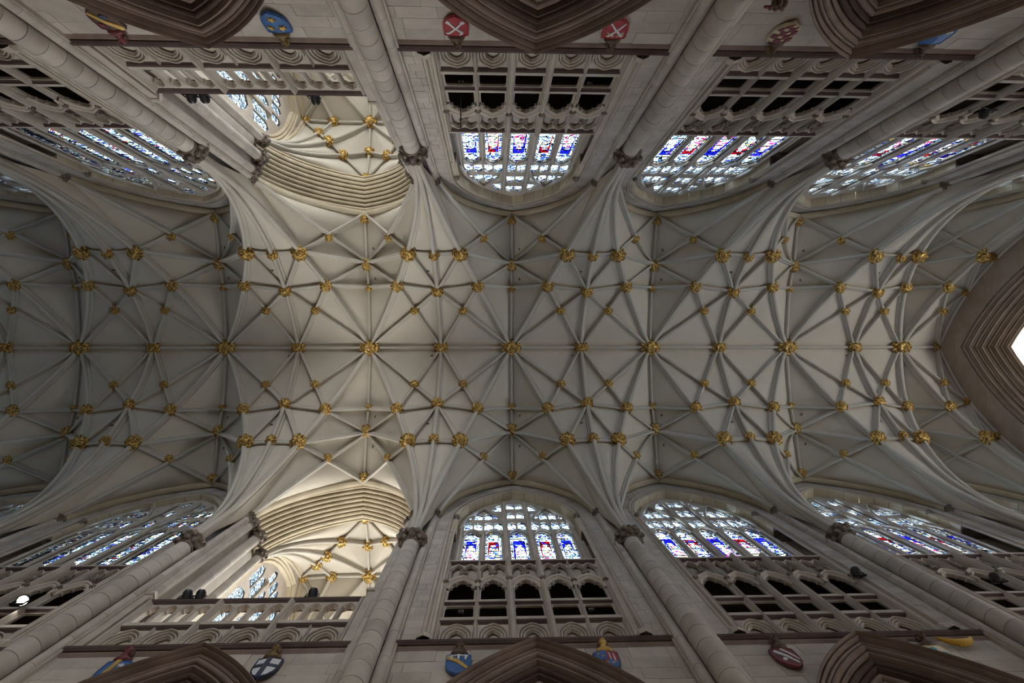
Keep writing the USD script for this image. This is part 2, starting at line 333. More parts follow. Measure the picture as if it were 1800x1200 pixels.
def build_vault(parent, hl, hr, end=False):
    for sx, hw in ((-1, hl), (1, hr)):
        for sy in (-1, 1):
            N, ribs, webs, tr, e = quad_geometry(hw, sx, sy)
            for w in webs: ob('vault_panel', w, 'web_plaster', parent, smooth=True)
            for nm, m, _ in ribs: ob(nm, m, 'warm_stone' if nm == 'wall_rib' else 'rib_paint', parent, smooth=24)
            if sx == 1: ob('transverse_rib', tr, 'rib_paint', parent, smooth=24)
            if sx == 1:
                c = np.vstack([e['M', 'L1'], e['L1', 'L2'][1:], e['L2', 'L3'][1:]])
                ob('lateral_ridge_rib', sweep(c, np.array([1.0, 0, 0]), sx=.9, sd=.9), 'rib_paint', parent, smooth=24)
    ob('ridge_rib', sweep(np.array([(x, 0, H) for x in np.linspace(-hl, hr, 10)]), np.array([0, 1.0, 0]), sx=.95, sd=.95), 'rib_paint', parent, smooth=24)
def vents(parent):
    pts = []
    quads = [(sx, sy, quad_geometry(HB, sx, sy)[2]) for sx in (-1, 1) for sy in (-1, 1)]
    for x, y in ((.42, 3.45), (.42, -3.45), (.40, 4.9), (.40, -4.9), (-HB + .35, .45), (HB - .45, .45), (HB - .38, 3.6), (HB - .38, -3.6)):
        for sx, sy, ws in quads:
            if np.sign(x) != sx or np.sign(y) != sy: continue
            best = None
            for w in ws:
                for tri in np.asarray(w.vertices)[w.faces]:
                    a, b, c = tri; T = np.array([(b - a)[:2], (c - a)[:2]]).T
                    if abs(np.linalg.det(T)) < 1e-9: continue
                    uv = np.linalg.solve(T, np.array([x, y]) - a[:2])
                    if uv.min() >= -1e-6 and uv.sum() <= 1 + 1e-6: best = a[2] + uv[0] * (b - a)[2] + uv[1] * (c - a)[2]
            if best is not None: pts.append((x, y, best))
    for x, y, z in pts:
        ob('vent', lathe([(.03, -.005), (.045, -.02), (.06, -.018), (.065, .03)], 10, (x, y)).apply_translation((0, 0, z)), 'iron', parent, 'small dark vent hole in the vault panel', smooth=40)
proto_vault = None
for k in BAYS:
    lab = f'pale ribbed vault of cream panels over the {BAY[k]}'
    if k == 3:
        t = thing('ceiling', lab, 'vault', (bay_x(3), 0, 0), kind='structure'); build_vault(t, *bay_half(3))
    elif proto_vault is None:
        proto_vault = thing('ceiling', lab, 'vault', (bay_x(k), 0, 0), kind='structure'); build_vault(proto_vault, HB, HB); vents(proto_vault)
    else: dup(proto_vault, lab, (bay_x(k), 0, 0))

# ------------------------------------------------------------------ side walls: one piece per bay and side
Z0, ZR, ZSILL = 12.97, 14.07, 17.97            # string course top, rail, window sill (from the eye)
YF = 6.78                                       # core face
WIN = dict(a=2.30, h=4.25, zs=22.65)            # clerestory opening
ARC = dict(a=3.0, h=5.32, zs=7.35)              # arcade arch, outer edge of the hood
def stones_in(region, z0, z1, x0, x1, course, mean, gap=.007, seed=1, minarea=.004):
    r = np.random.default_rng(seed); out = []; z = z0; n = 0
    while z < z1 - .05:
        h = course if z + course * 1.5 < z1 else z1 - z
        x = x0 - r.uniform(0, mean) * (n % 2)
        while x < x1:
            w = mean * r.uniform(.7, 1.35)
            s = sbox(max(x, x0) + gap / 2, z + gap / 2, min(x + w, x1) - gap / 2, z + h - gap / 2).intersection(region) if min(x + w, x1) - max(x, x0) > .05 else Polygon()
            for g in getattr(s, 'geoms', [s]):
                if g.area > minarea and g.geom_type == 'Polygon': out.append(g.simplify(.004))
            x += w
        z += h; n += 1
    return out
def jamb_profile():
    p = [(0.0, 7.26), (0.0, 6.86), (.03, 6.80)] + roll(.085, 6.80, .05, 6) + [(.15, 6.80), (.17, 6.84), (.22, 6.84), (.24, 6.77)] + roll(.29, 6.76, .04, 6) + [(.34, 6.77), (.36, 6.78)]
    return p
def build_wall(t, transept=False):
    wpoly = arch_poly(WIN['a'] + .34, WIN['h'] + .36, WIN['zs'], Z0) if not transept else arch_poly(3.05 + .3, 5.2 + .3, 22.6, Z0)
    apoly = arch_poly(ARC['a'] - .02, ARC['h'] - .02, ARC['zs'], -CAM_H)
    region = sbox(-HB, 6.0, HB, 29.9).difference(wpoly).difference(apoly)
    full = sbox(-HB, -CAM_H, HB, 30.6).difference(wpoly).difference(apoly)
    gaps = union_all([sbox(sx * 2.3 if sx > 0 else -3.4, 18.1, 3.4 if sx > 0 else -2.3, 21.05) for sx in (-1, 1)])
    if transept: ob('wall_core', extrude(full, YF, 7.5), 'ashlar', t)
    else: ob('wall_core', [extrude(full.difference(gaps), YF, 7.30), extrude(full.intersection(gaps), YF, 6.90)], 'ashlar', t)
    form = arch_poly(3.3, 5.6, 22.75, 0)       # keep stones below the wall rib
    vis = region.intersection(union_all([form, sbox(-HB, 6, HB, 22.8)]))
    st = []
    for x0, x1, sd in ((-HB, -2.2, 3), (2.2, HB, 4)):
        st += stones_in(vis, Z0 + .02, 19.5, x0, x1, .36, .62, seed=sd)
    for x0, x1, sd in ((-HB, 0, 5), (0, HB, 6)):
        st += stones_in(vis, 19.5, 28.9, x0, x1, .52, .75, seed=sd)
    st += stones_in(vis, 8.2, 12.72, -HB, HB, .40, .78, seed=8)
    r = np.random.default_rng(5)
    st = sorted(st, key=lambda g: -g.area)[:285]
    for g in st: ob('stone', extrude(g, YF + .02, 6.75 + r.uniform(-.004, .004)), 'ashlar', t)
    # string course
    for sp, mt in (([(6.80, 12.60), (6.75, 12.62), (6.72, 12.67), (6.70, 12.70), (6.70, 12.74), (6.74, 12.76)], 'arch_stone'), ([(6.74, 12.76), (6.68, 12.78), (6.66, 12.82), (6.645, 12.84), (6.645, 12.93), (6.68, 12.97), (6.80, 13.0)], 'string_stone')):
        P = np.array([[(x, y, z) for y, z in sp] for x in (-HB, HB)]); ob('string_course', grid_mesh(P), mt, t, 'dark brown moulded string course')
    # arcade arch: hood and three orders stepping inwards
    hood = [(-.17, 6.80), (-.17, 6.69), (-.145, 6.66), (-.12, 6.67), (-.105, 6.72), (-.09, 6.72), (-.08, 6.60), (-.06, 6.56), (-.04, 6.57), (-.03, 6.63), (-.018, 6.63), (-.008, 6.52), (.008, 6.49), (.025, 6.50), (.03, 6.56), (.03, 6.80)]
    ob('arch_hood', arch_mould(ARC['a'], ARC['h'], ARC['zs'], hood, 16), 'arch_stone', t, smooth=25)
    d, y = -.16, 6.72
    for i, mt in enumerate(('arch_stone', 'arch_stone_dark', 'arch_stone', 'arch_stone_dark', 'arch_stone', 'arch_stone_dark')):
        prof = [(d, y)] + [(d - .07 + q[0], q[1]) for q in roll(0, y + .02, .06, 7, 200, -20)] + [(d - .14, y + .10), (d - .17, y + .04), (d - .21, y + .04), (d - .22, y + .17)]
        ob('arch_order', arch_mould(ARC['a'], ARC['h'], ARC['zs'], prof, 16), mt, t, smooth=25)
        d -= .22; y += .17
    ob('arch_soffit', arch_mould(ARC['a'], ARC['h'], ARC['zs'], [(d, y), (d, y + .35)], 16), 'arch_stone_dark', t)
    if not transept:
        ob('window_jamb', arch_mould(WIN['a'], WIN['h'], WIN['zs'], jamb_profile()[2:], 16, Z0 + .05), 'moulding_stone', t, smooth=30)
        # soffit of the window arch, voussoir by voussoir
        th = 8
        c = arch_curve(WIN['a'], WIN['h'], WIN['zs'], 0, 2 * th + 1); co = arch_curve(WIN['a'], WIN['h'], WIN['zs'], .2, 2 * th + 1)
        for sx in (-1, 1):
            zz = np.linspace(21.05, WIN['zs'], 4)
            for a, b in zip(zz, zz[1:]): ob('reveal_stone', bx(min(sx * 2.3, sx * 2.5), max(sx * 2.3, sx * 2.5), 6.80, 7.30, a + .008, b - .008), 'warm_stone', t)
            for i in range(th):
                j = 2 * i; p = [c[j] + (c[j + 1] - c[j]) * .03, c[j + 1], c[j + 2] - (c[j + 2] - c[j + 1]) * .03, co[j + 2] - (co[j + 2] - co[j + 1]) * .03, co[j + 1], co[j] + (co[j + 1] - co[j]) * .03]
                off = r.uniform(-.006, .006)
                ob('reveal_stone', extrude(Polygon([(sx * q[0], q[1] + off) for q in p]), 6.80, 7.34), 'warm_stone', t)
            # wall passage: a dark doorway in each reveal
            x0, x1 = sx * 2.32, sx * 3.3
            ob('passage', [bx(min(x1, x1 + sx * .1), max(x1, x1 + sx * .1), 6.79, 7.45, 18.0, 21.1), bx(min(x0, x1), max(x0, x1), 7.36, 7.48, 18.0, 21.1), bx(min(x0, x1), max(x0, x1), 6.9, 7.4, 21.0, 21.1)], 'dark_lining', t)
            ob('jamb_capital', lathe([(.06, 22.50), (.075, 22.54), (.07, 22.60), (.12, 22.70), (.13, 22.78), (.0, 22.80)], 10, (sx * 2.385, 6.78)), 'carved_stone', t, smooth=40)
            ob('jamb_base', lathe([(.20, Z0), (.20, Z0 + .18), (.13, Z0 + .30), (.09, Z0 + .40), (.0, Z0 + .42)], 8, (sx * 2.53, 6.77)), 'moulding_stone', t, smooth=30)
        # triforium chamber behind the screen
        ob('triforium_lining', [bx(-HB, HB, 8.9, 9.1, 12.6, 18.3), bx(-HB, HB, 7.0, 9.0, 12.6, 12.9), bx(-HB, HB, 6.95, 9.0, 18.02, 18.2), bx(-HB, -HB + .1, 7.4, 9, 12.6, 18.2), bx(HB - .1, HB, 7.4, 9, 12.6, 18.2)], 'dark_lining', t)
        ob('wall_head', extrude(sbox(-HB, 18.3, HB, 30.6).difference(arch_poly(WIN['a'] + .35, WIN['h'] + 1.5, WIN['zs'], 18.0)), 7.30, 7.6), 'ashlar', t)
    # aisle vault seen through the arcade
    ob('aisle_vault', [bx(-HB, HB, 7.45, 13.6, 12.15, 12.4)] + [bx(x - .12, x + .12, 7.45, 13.6, 11.95, 12.2) for x in (-2.6, -1.3, 0, 1.3, 2.6)], 'brown_timber', t)
    # arcade piers
    for sx in (-1, 1):
        ob('arcade_pier', join([lathe([(.45, -CAM_H), (.45, 7.3), (.62, 7.5), (.0, 7.55)], 12, (sx * HB, y)) for y in (6.95, 7.5, 8.0)]), 'shaft_stone', t, smooth=40)
wallA = wallT = None
def side_xf(k, s): return (bay_x(k) if k < 3 else (18.05 + XW) / 2, 0, 0), (0 if s > 0 else 180), (None if k < 3 else ((XW - 18.05) / B, 1, 1))
SN = {1: 'wall_south', -1: 'wall_north'}
for s in (1, -1):
    for k in BAYS:
        loc, rz, sc = side_xf(k, s)
        lab = f'pale ashlar {SIDE[s]} side wall of the {BAY[k]}'
        if k == -1: lab = f'{SIDE[s]} wall around the tall transept opening, pale ashlar'
        src = wallT if k == -1 else wallA
        if src is None:
            src = thing('wall', lab, 'wall', loc, rz, sc, kind='structure') if False else thing(SN[s], lab, 'wall', loc, rz, sc, kind='structure')
            build_wall(src, k == -1)
            if k == -1: wallT = src
            else: wallA = src
        else:
            p = dup(src, lab, loc, rz, sc, name=SN[s])

# ------------------------------------------------------------------ triforium screens
CELLS = [(-2.24, -1.42), (-1.34, -.56), (-.40, .40), (.56, 1.34), (1.42, 2.24)]
def leaf_lumps(n, r, seed, flat=.5):
    g = np.random.default_rng(seed); out = []
    for i in range(n):
        a = 2 * math.pi * i / n + g.uniform(-.2, .2); m = trimesh.creation.icosphere(subdivisions=1, radius=1)
        m.apply_scale((r * .55, r * .3 * flat * 2, r * .36)); m.apply_transform(trimesh.transformations.rotation_matrix(-a, (0, 1, 0))); m.apply_translation((r * .6 * math.cos(a), 0, r * .6 * math.sin(a))); out.append(m)
    c = trimesh.creation.icosphere(subdivisions=1, radius=r * .35); out.append(c)
    return join(out)
def rail(t, name, x0, x1, prof, mt, label=None):
    P = np.array([[(x, y, z) for y, z in prof] for x in (x0, x1)]); return ob(name, grid_mesh(P), mt, t, label)
def low_arches(t, cells):
    zs, hh = 13.46, .55
    for x0, x1 in cells:
        xc, hw = (x0 + x1) / 2, (x1 - x0) / 2
        a = hw * .97
        mv = lambda m: as_tm(m).copy().apply_translation((xc, 0, 0))
        ob('spandrel', mv(extrude(sbox(-hw, Z0, hw, ZR).difference(arch_poly(a - .04, hh - .04, zs, Z0 - .1, n=9)), 6.89, 6.95)), 'screen_stone', t)
        for i, d in enumerate((.0, -.07, -.14)):
            ob('arch_ring', mv(arch_mould(a, hh, zs, [(d, 6.93), (d, 6.83 + .035 * i)] + [(d - .026 + q[0], q[1]) for q in roll(0, 6.83 + .035 * i, .023, 6, 200, -20)] + [(d - .055, 6.86 + .035 * i), (d - .07, 6.96)], 9, Z0)), 'screen_stone', t, smooth=30)
        ob('back_panel', mv(bx(-hw, hw, 7.05, 7.10, Z0 - .1, ZR)), 'screen_stone', t)
        ob('back_arch', mv(extrude(arch_poly(a - .22, hh - .16, zs, Z0 - .1, n=6).difference(sbox(-hw * .38, Z0 - .2, hw * .38, zs + .10)), 7.00, 7.06)), 'moulding_stone', t)
def mullion(t, x, w, z0, z1, y=6.72, name='mullion'):
    prof = [(-w / 2, 6.98), (-w / 2, y + .12), (-w * .36, y + .06), (-w * .30, y + .05), (-w * .2, y), (0, y - .03), (w * .2, y), (w * .30, y + .05), (w * .36, y + .06), (w / 2, y + .12), (w / 2, 6.98)]
    P = np.array([[(x + a, b, z) for a, b in prof] for z in (z0, z1)]); return ob(name, grid_mesh(P), 'screen_stone', t, smooth=30)
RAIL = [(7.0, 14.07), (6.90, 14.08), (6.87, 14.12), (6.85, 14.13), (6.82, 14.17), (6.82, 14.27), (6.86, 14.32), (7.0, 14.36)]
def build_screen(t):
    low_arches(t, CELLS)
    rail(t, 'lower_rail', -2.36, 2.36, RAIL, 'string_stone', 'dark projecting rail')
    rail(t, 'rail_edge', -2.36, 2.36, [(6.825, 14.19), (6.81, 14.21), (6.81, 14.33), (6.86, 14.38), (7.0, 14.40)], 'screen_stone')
    for x0, x1 in CELLS:
        xc, hw = (x0 + x1) / 2, (x1 - x0) / 2
        mv = lambda m: as_tm(m).copy().apply_translation((xc, 0, 0))
        o1 = sbox(-hw * .90, 14.38, hw * .90, 15.12).buffer(-.08).buffer(.08).union(sbox(-hw * .90, 14.38, hw * .90, 14.8))
        ob('opening_frame', mv(extrude(sbox(-hw, 14.36, hw, 15.2).difference(o1), 6.90, 6.96)), 'screen_stone', t)
        # cusped arch-headed opening
        o2 = arch_poly(hw * .86, .62, 16.08, 15.4, n=8)
        cus = []
        for q in (.35, .72):
            p = arch_curve(hw * .86, .62, 16.08, 0, 20); i = int(q * 19)
            for sx in (-1, 1): cus.append(Point(sx * p[i][0], p[i][1]).buffer(.05, 4))
        o2 = o2.difference(union_all(cus))
        pl = sbox(-hw, 15.3, hw, 17.98).difference(o2)
        twin = union_all([affinity.translate(arch_poly(hw * .43, .36, 17.50, 16.9, n=6), sx * hw * .48, 0) for sx in (-1, 1)]).difference(arch_poly(hw * .98, .72, 16.10, 15.0, n=8))
        ob('opening_frame', mv(extrude(pl.difference(twin), 6.88, 6.96)), 'screen_stone', t)
        ob('blind_panel', mv(extrude(sbox(-hw, 16.9, hw, 17.98).difference(o2.buffer(.02)), 7.00, 7.05)), 'screen_stone', t)
        for sx in (-1, 1):
            ob('panel_arch', mv(arch_mould(hw * .43, .36, 17.50, [(.0, 6.90), (.01, 6.83), (.05, 6.83), (.06, 6.90)], 7).apply_translation((sx * hw * .48, 0, 0))), 'screen_stone', t)
        ob('leaf_ornament', mv(leaf_lumps(5, .16, 3).apply_scale((.85, 1, 1.7)).apply_translation((0, 6.85, 17.30))), 'carved_stone', t, smooth=40)
        ob('arch_hood', mv(arch_mould(hw * .86, .62, 16.08, [(.0, 6.90), (.0, 6.85), (.04, 6.81), (.09, 6.82), (.11, 6.78), (.16, 6.76), (.18, 6.80), (.18, 6.90)], 9)), 'moulding_stone', t, smooth=30)
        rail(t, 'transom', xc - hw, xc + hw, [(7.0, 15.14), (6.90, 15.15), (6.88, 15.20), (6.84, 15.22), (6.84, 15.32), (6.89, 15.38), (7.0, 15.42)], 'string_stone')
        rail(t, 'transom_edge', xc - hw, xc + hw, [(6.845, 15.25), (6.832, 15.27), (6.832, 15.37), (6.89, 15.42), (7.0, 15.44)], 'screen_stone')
    for x, w in ((-.48, .20), (.48, .20)): mullion(t, x, w, Z0, 18.2, 6.70, 'main_mullion')
    for x, w in ((-1.38, .13), (1.38, .13)): mullion(t, x, w, Z0, 17.97, 6.79)
    for x, w in ((-2.30, .13), (2.30, .13)): mullion(t, x, w, Z0, 17.97, 6.78, 'end_mullion')
    for x in (-2.30, -1.38, -.48, .48, 1.38, 2.30):
        y = {.48: 6.69, 1.38: 6.78, 2.30: 6.77}[abs(x)]
        ob('mullion_capital', leaf_lumps(6, .085, 5, .9).apply_translation((x, y - .01, 16.42)), 'carved_stone', t, smooth=40)
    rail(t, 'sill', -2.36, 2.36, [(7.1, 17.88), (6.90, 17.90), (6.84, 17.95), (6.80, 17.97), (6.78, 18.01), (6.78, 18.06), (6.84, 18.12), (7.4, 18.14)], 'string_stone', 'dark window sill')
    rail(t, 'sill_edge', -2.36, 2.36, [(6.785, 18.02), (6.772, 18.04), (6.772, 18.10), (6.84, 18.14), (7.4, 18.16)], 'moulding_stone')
screen = None
for s in (1, -1):
    for k in BAYS:
        if k == -1: continue
        loc, rz, sc = side_xf(k, s); lab = f'{SIDE[s]} stone gallery screen of dark arched openings in the {BAY[k]}'
        if screen is None: screen = thing('gallery_screen', lab, 'screen', loc, rz, sc, group='gallery screens below the high windows', kind='structure'); build_screen(screen)
        else: dup(screen, lab, loc, rz, sc)

# ------------------------------------------------------------------ clerestory windows
LIGHTS = [(-1.735, .285), (-.93, .285), (0, .315), (.93, .285), (1.735, .285)]
def light_poly(xc, hw, z0, zs, rise=.55, cusp=True):
    p = affinity.translate(arch_poly(hw, rise, zs, z0, n=8), xc, 0)
    if cusp:
        c = arch_curve(hw, rise, zs, 0, 20); i = 8
        p = p.difference(union_all([Point(xc + sx * c[i][0], c[i][1]).buffer(.05, 4) for sx in (-1, 1)]))
    return p
def build_window(t, glass, tglass, figures, tall=21.55):
    outer = arch_poly(WIN['a'] + .10, WIN['h'] + .10, WIN['zs'], 18.1)
    op = []                                      # (polygon, kind)
    for xc, hw in LIGHTS: op.append((light_poly(xc, hw, 18.45, tall), 'light'))
    rows = [(tall + .80, .98), (tall + 2.30, .86), (tall + 3.72, .80)]
    inside = arch_poly(WIN['a'] - .10, WIN['h'] - .12, WIN['zs'], 18.1)
    for i, (z, h) in enumerate(rows):
        for xc in [0] + ([-1.735, -.925, .925, 1.735] if i == 0 else [-1.35, 1.35] if i == 1 else []):
            for sx in (-1, 1):
                op.append((light_poly(xc + sx * (.195 if abs(xc) < 1 or i else .19), .165, z - (.0 if xc == 0 else .15 * i), z + h - .26 - (.0 if xc == 0 else .15 * i), .26, False).intersection(inside), 'tracery'))
    for sx in (-1, 1):
        op.append((Polygon([(sx * .60, 24.9), (sx * 1.0, 25.0), (sx * .78, 25.8), (sx * .58, 25.9)]).intersection(inside), 'tracery'))
        op.append((affinity.scale(Point(sx * .80, 24.15).buffer(.17, 6), 1, 2).intersection(inside), 'tracery'))
        op.append((affinity.scale(Point(sx * 1.90, 24.0).buffer(.13, 5), 1, 2).intersection(inside), 'tracery'))
    op = [(p, kd) for p, kd in op if not p.is_empty and p.area > .01]
    holes = union_all([p for p, _ in op])
    ob('tracery', extrude(outer.difference(holes), 7.17, 7.27), 'moulding_stone', t)
    # raised mouldings: main mullions branching into the head, sub-arches, secondary mullions
    mprof = lambda w, y: [(-w / 2, 7.13), (-w / 2, y + .05), (-w * .2, y), (w * .2, y), (w / 2, y + .05), (w / 2, 7.13)]
    for x in (-.475, .475):
        P = np.array([[(x + a, b, z) for a, b in mprof(.15, 7.0)] for z in (18.15, 25.9)]); ob('main_mullion', grid_mesh(P), 'moulding_stone', t)
    for x in (-1.33, 1.33, -2.16, 2.16):
        P = np.array([[(x + a, b, z) for a, b in mprof(.09, 7.05)] for z in (18.15, tall + .6)]); ob('mullion', grid_mesh(P), 'moulding_stone', t)
    for sx in (-1, 1):
        # sub-arch over the outer pair of lights
        m = arch_mould(.86, 2.95, tall + .55, [(-.045, 7.13), (-.045, 7.04), (.045, 7.04), (.045, 7.13)], 10).apply_translation((sx * 1.335, 0, 0))
        v = np.array(m.vertices); keep = np.array([inside.buffer(.1).contains(Point(a, c)) for a, _, c in v]); f = m.faces[keep[m.faces].all(1)]
        ob('sub_arch', trimesh.Trimesh(v, f, process=False), 'moulding_stone', t)
    for xc, hw in LIGHTS:
        m = arch_mould(hw + .03, .60, tall, [(-.03, 7.13), (-.03, 7.06), (.03, 7.06), (.03, 7.13)], 7).apply_translation((xc, 0, 0)); ob('light_head', m, 'moulding_stone', t)
    # glass
    for i, (p, kd) in enumerate(op):
        if kd == 'tracery': ob('tracery_pane', extrude(p.buffer(.015), 7.20, 7.208), tglass, t); continue
        xc, hw = LIGHTS[i]
        if not figures: ob('pane', extrude(p.buffer(.015), 7.20, 7.208), glass, t); continue
        zf = 20.85                               # top of the figure panel
        inner = p.buffer(-.09)
        back = inner.intersection(sbox(xc - 1, 18.3, xc + 1, zf + (.16 if i % 2 else .28)))
        fig = union_all([Polygon([(xc - .20, 18.4), (xc + .20, 18.4), (xc + .19, 19.8), (xc + .14, zf - .45), (xc + .055, zf - .36), (xc - .055, zf - .36), (xc - .13, zf - .45), (xc - .17, 19.3)])])
        head = Point(xc + .01 * (i - 2), zf - .24).buffer(.10, 6)
        back2 = back.difference(fig.buffer(.004)).difference(head.buffer(.004))
        ob('canopy_pane', extrude(p.buffer(.015).difference(back.buffer(.004)), 7.20, 7.208), glass, t)
        ob('background_pane', extrude(back2, 7.20, 7.208), ['blue_glass', 'red_glass', 'blue_glass', 'red_glass', 'blue_glass'][i], t)
        ob('figure_pane', extrude(fig, 7.20, 7.208), ['robe_glass', 'quarry_glass', 'robe_glass', 'robe_glass', 'quarry_glass'][i], t)
        ob('head_pane', extrude(head, 7.20, 7.208), 'tracery_glass', t)
    for i, (xc, hw) in enumerate(LIGHTS):
        ob('saddle_bar', [bx(xc - hw, xc + hw, 7.215, 7.23, z, z + .02) for z in np.arange(18.9, tall, .62)], 'iron', t)
winA = winC = None
for s in (1, -1):
    for k in BAYS:
        if k == -1: continue
        loc, rz, sc = side_xf(k, s)
        left = k < -1
        lab = f'tall five-light stained glass window in the {SIDE[s]} wall, {BAY[k]}'
        if left: loc = (loc[0], -s * .13, 0)
        src = winC if left else winA
        if src is None:
            src = thing('window', lab, 'window', loc, rz, sc, kind='structure')
            if left: build_window(src, 'grisaille_glass', 'grisaille_glass', False, 21.9); winC = src
            else: build_window(src, 'quarry_glass', 'tracery_glass', True); winA = src
        else: dup(src, lab, loc, rz, sc)

# ------------------------------------------------------------------ vaulting shafts on the walls
def capital(r0, r1, z0, z1, n=24, leaves=8, seed=2, center=(0, 0)):
    bell = lathe([(r0, z0 - .06), (r0 * 1.22, z0 - .04), (r0 * 1.22, z0), (r0 * 1.02, z0 + .03), (r0 * 1.08, z0 + (z1 - z0) * .5), (r1 * .92, z1 - .10)], n, center)
    ab = lathe([(r1 * .92, z1 - .11), (r1 * 1.04, z1 - .08), (r1 * 1.04, z1 - .02), (r1, z1), (0.0, z1 + .005)], 8, center)
    lv = []; g = np.random.default_rng(seed)
    for ring in (0, 1):
        for i in range(leaves):
            a = 2 * math.pi * (i + .5 * ring) / leaves
            zc = z0 + (z1 - z0) * (.36 if ring == 0 else .70); rr = r0 + (r1 - r0) * (.45 if ring == 0 else .92)
            m = trimesh.creation.icosphere(subdivisions=1, radius=1); m.apply_scale(((r1 - r0) * .42, r0 * .36, (z1 - z0) * .20))
            v = np.array(m.vertices); v += (meshkit.noise(v * 14 + i, ring)[:, None] - .5) * .05; m.vertices = v
            m.apply_transform(trimesh.transformations.rotation_matrix(a, (0, 0, 1))); m.apply_translation((center[0] + rr * math.cos(a), center[1] + rr * math.sin(a), zc)); lv.append(m)
    return bell, ab, lv
def build_shaft(t):
    R = .265; z = 5.0; g = np.random.default_rng(4); yc = 6.50
    hs = []
    while z < 18.60:
        h = min(g.uniform(.48, .66), 18.62 - z)
        rr = R + g.uniform(-.004, .004)
        ob('shaft_drum', lathe([(R - .03, z), (rr, z + .012), (rr, z + h - .012), (R - .03, z + h)], 20, (g.uniform(-.003, .003), yc)), 'shaft_stone', t, smooth=40); z += h
    bell, ab, lv = capital(.25, .47, 18.62, 19.12, center=(0, yc))
    cp = ob('capital', [bell], 'carved_stone', t, 'carved leaf capital', smooth=40)
    for m in lv: obj('leaf', shiftz(m), 'carved_stone', cp, smooth=40)
    obj('abacus', shiftz(ab), 'carved_stone', cp)
    for sx in (-1, 1):
        x = sx * .39; z = 5.0
        while z < 22.4:
            h = min(g.uniform(.9, 1.3), 22.42 - z); ob('side_shaft', lathe([(.10, z), (.112, z + .01), (.112, z + h - .01), (.10, z + h)], 12, (x, 6.66)), 'shaft_stone', t, smooth=40); z += h
        bell, ab, lv = capital(.105, .20, 22.42, 22.74, 12, 6, 9, (x, 6.66))
        ob('side_capital', [bell, ab] + lv, 'carved_stone', t, smooth=40)
        ob('fillet', bx(sx * .30 - .03, sx * .30 + .03, 6.60, 6.80, 5.0, 21.5), 'ashlar', t)
        ob('fillet', bx(sx * .52 - .02, sx * .52 + .02, 6.66, 6.80, 5.0, 22.6), 'ashlar', t)
shaft0 = None
DESC = {-4: 'leftmost edge', -3: 'between third and second left bays', -2: 'just left of the transept opening', -1: 'between transept opening and middle bay',
        0: 'right of the middle window', 1: 'between the first and second right bays', 2: 'nearest the crossing arch'}
for s in (1, -1):
    for k in range(-4, 3):
        loc = ((k + .5) * B, 0, 0); lab = f'tall round wall shaft with leaf capital, {SIDE[s]} wall, {DESC[k]}'
        if shaft0 is None: shaft0 = thing('wall_shaft', lab, 'column', loc, 0 if s > 0 else 180, group='wall shafts carrying the vault ribs'); build_shaft(shaft0)
        else: dup(shaft0, lab, loc, 0 if s > 0 else 180)

# ------------------------------------------------------------------ choir transepts: responds, arch, parapet, vault, walls
TC, TX, TY0, TY1 = 11.55, 3.36, 8.35, 14.75      # centre in y; half width; vault limits
def build_transept_arch(t):
    a, h, zs = 3.0, 5.15, 22.6
    ords = [(.22, 6.80), (.05, 6.95), (-.10, 7.40), (-.22, 7.85)]
    prof = [(.36, 6.78)]
    for d, y in [(.27, 6.76), (.25, 6.96), (.22, 7.16), (.19, 7.36), (.16, 7.56), (.13, 7.76), (.11, 7.95), (.09, 8.13)]:
        prof_i = roll(d, y + .01, .065, 7, 220, -30)
        ob('arch_roll', arch_mould(a, h, zs, [(d + .09, y + .02)] + prof_i + [(d + .03, y + .10), (d + .05, y + .15), (d + .0, y + .17), (d + .03, y + .22)], 18), 'warm_stone', t, smooth=30)
    ob('arch_back', arch_mould(a, h, zs, [(.5, 6.80), (.42, 6.86), (.32, 7.0), (.29, 7.3), (.25, 7.6), (.21, 7.9), (.17, 8.2), (.17, 8.3), (.6, 8.32)], 18, Z0), 'warm_stone', t)
    for sx in (-1, 1):
        for x, y, r in ((3.06, 6.88, .15), (2.86, 7.42, .19), (2.74, 8.10, .15)):
            z = Z0
            while z < 22.2:
                hh = min(1.15, 22.25 - z); ob('respond_shaft', lathe([(r - .01, z), (r, z + .012), (r, z + hh - .012), (r - .01, z + hh)], 16, (sx * x, y)), 'shaft_stone', t, smooth=40); z += hh
            bell, ab, lv = capital(r * .97, r * 1.7, 22.22, 22.66, 16, 7, 6, (sx * x, y))
            ob('respond_capital', [bell, ab] + lv, 'carved_stone', t, smooth=40)
    ob('arch_wall', extrude(sbox(-HB, 20, HB, 30.6).difference(arch_poly(a + .3, h + .3, zs, 18)), 7.5, 8.3), 'ashlar', t)
    for sx in (-1, 1): ob('respond_wall', bx(min(sx * 3.12, sx * HB), max(sx * 3.12, sx * HB), 7.0, 8.5, -CAM_H, 23), 'ashlar', t)
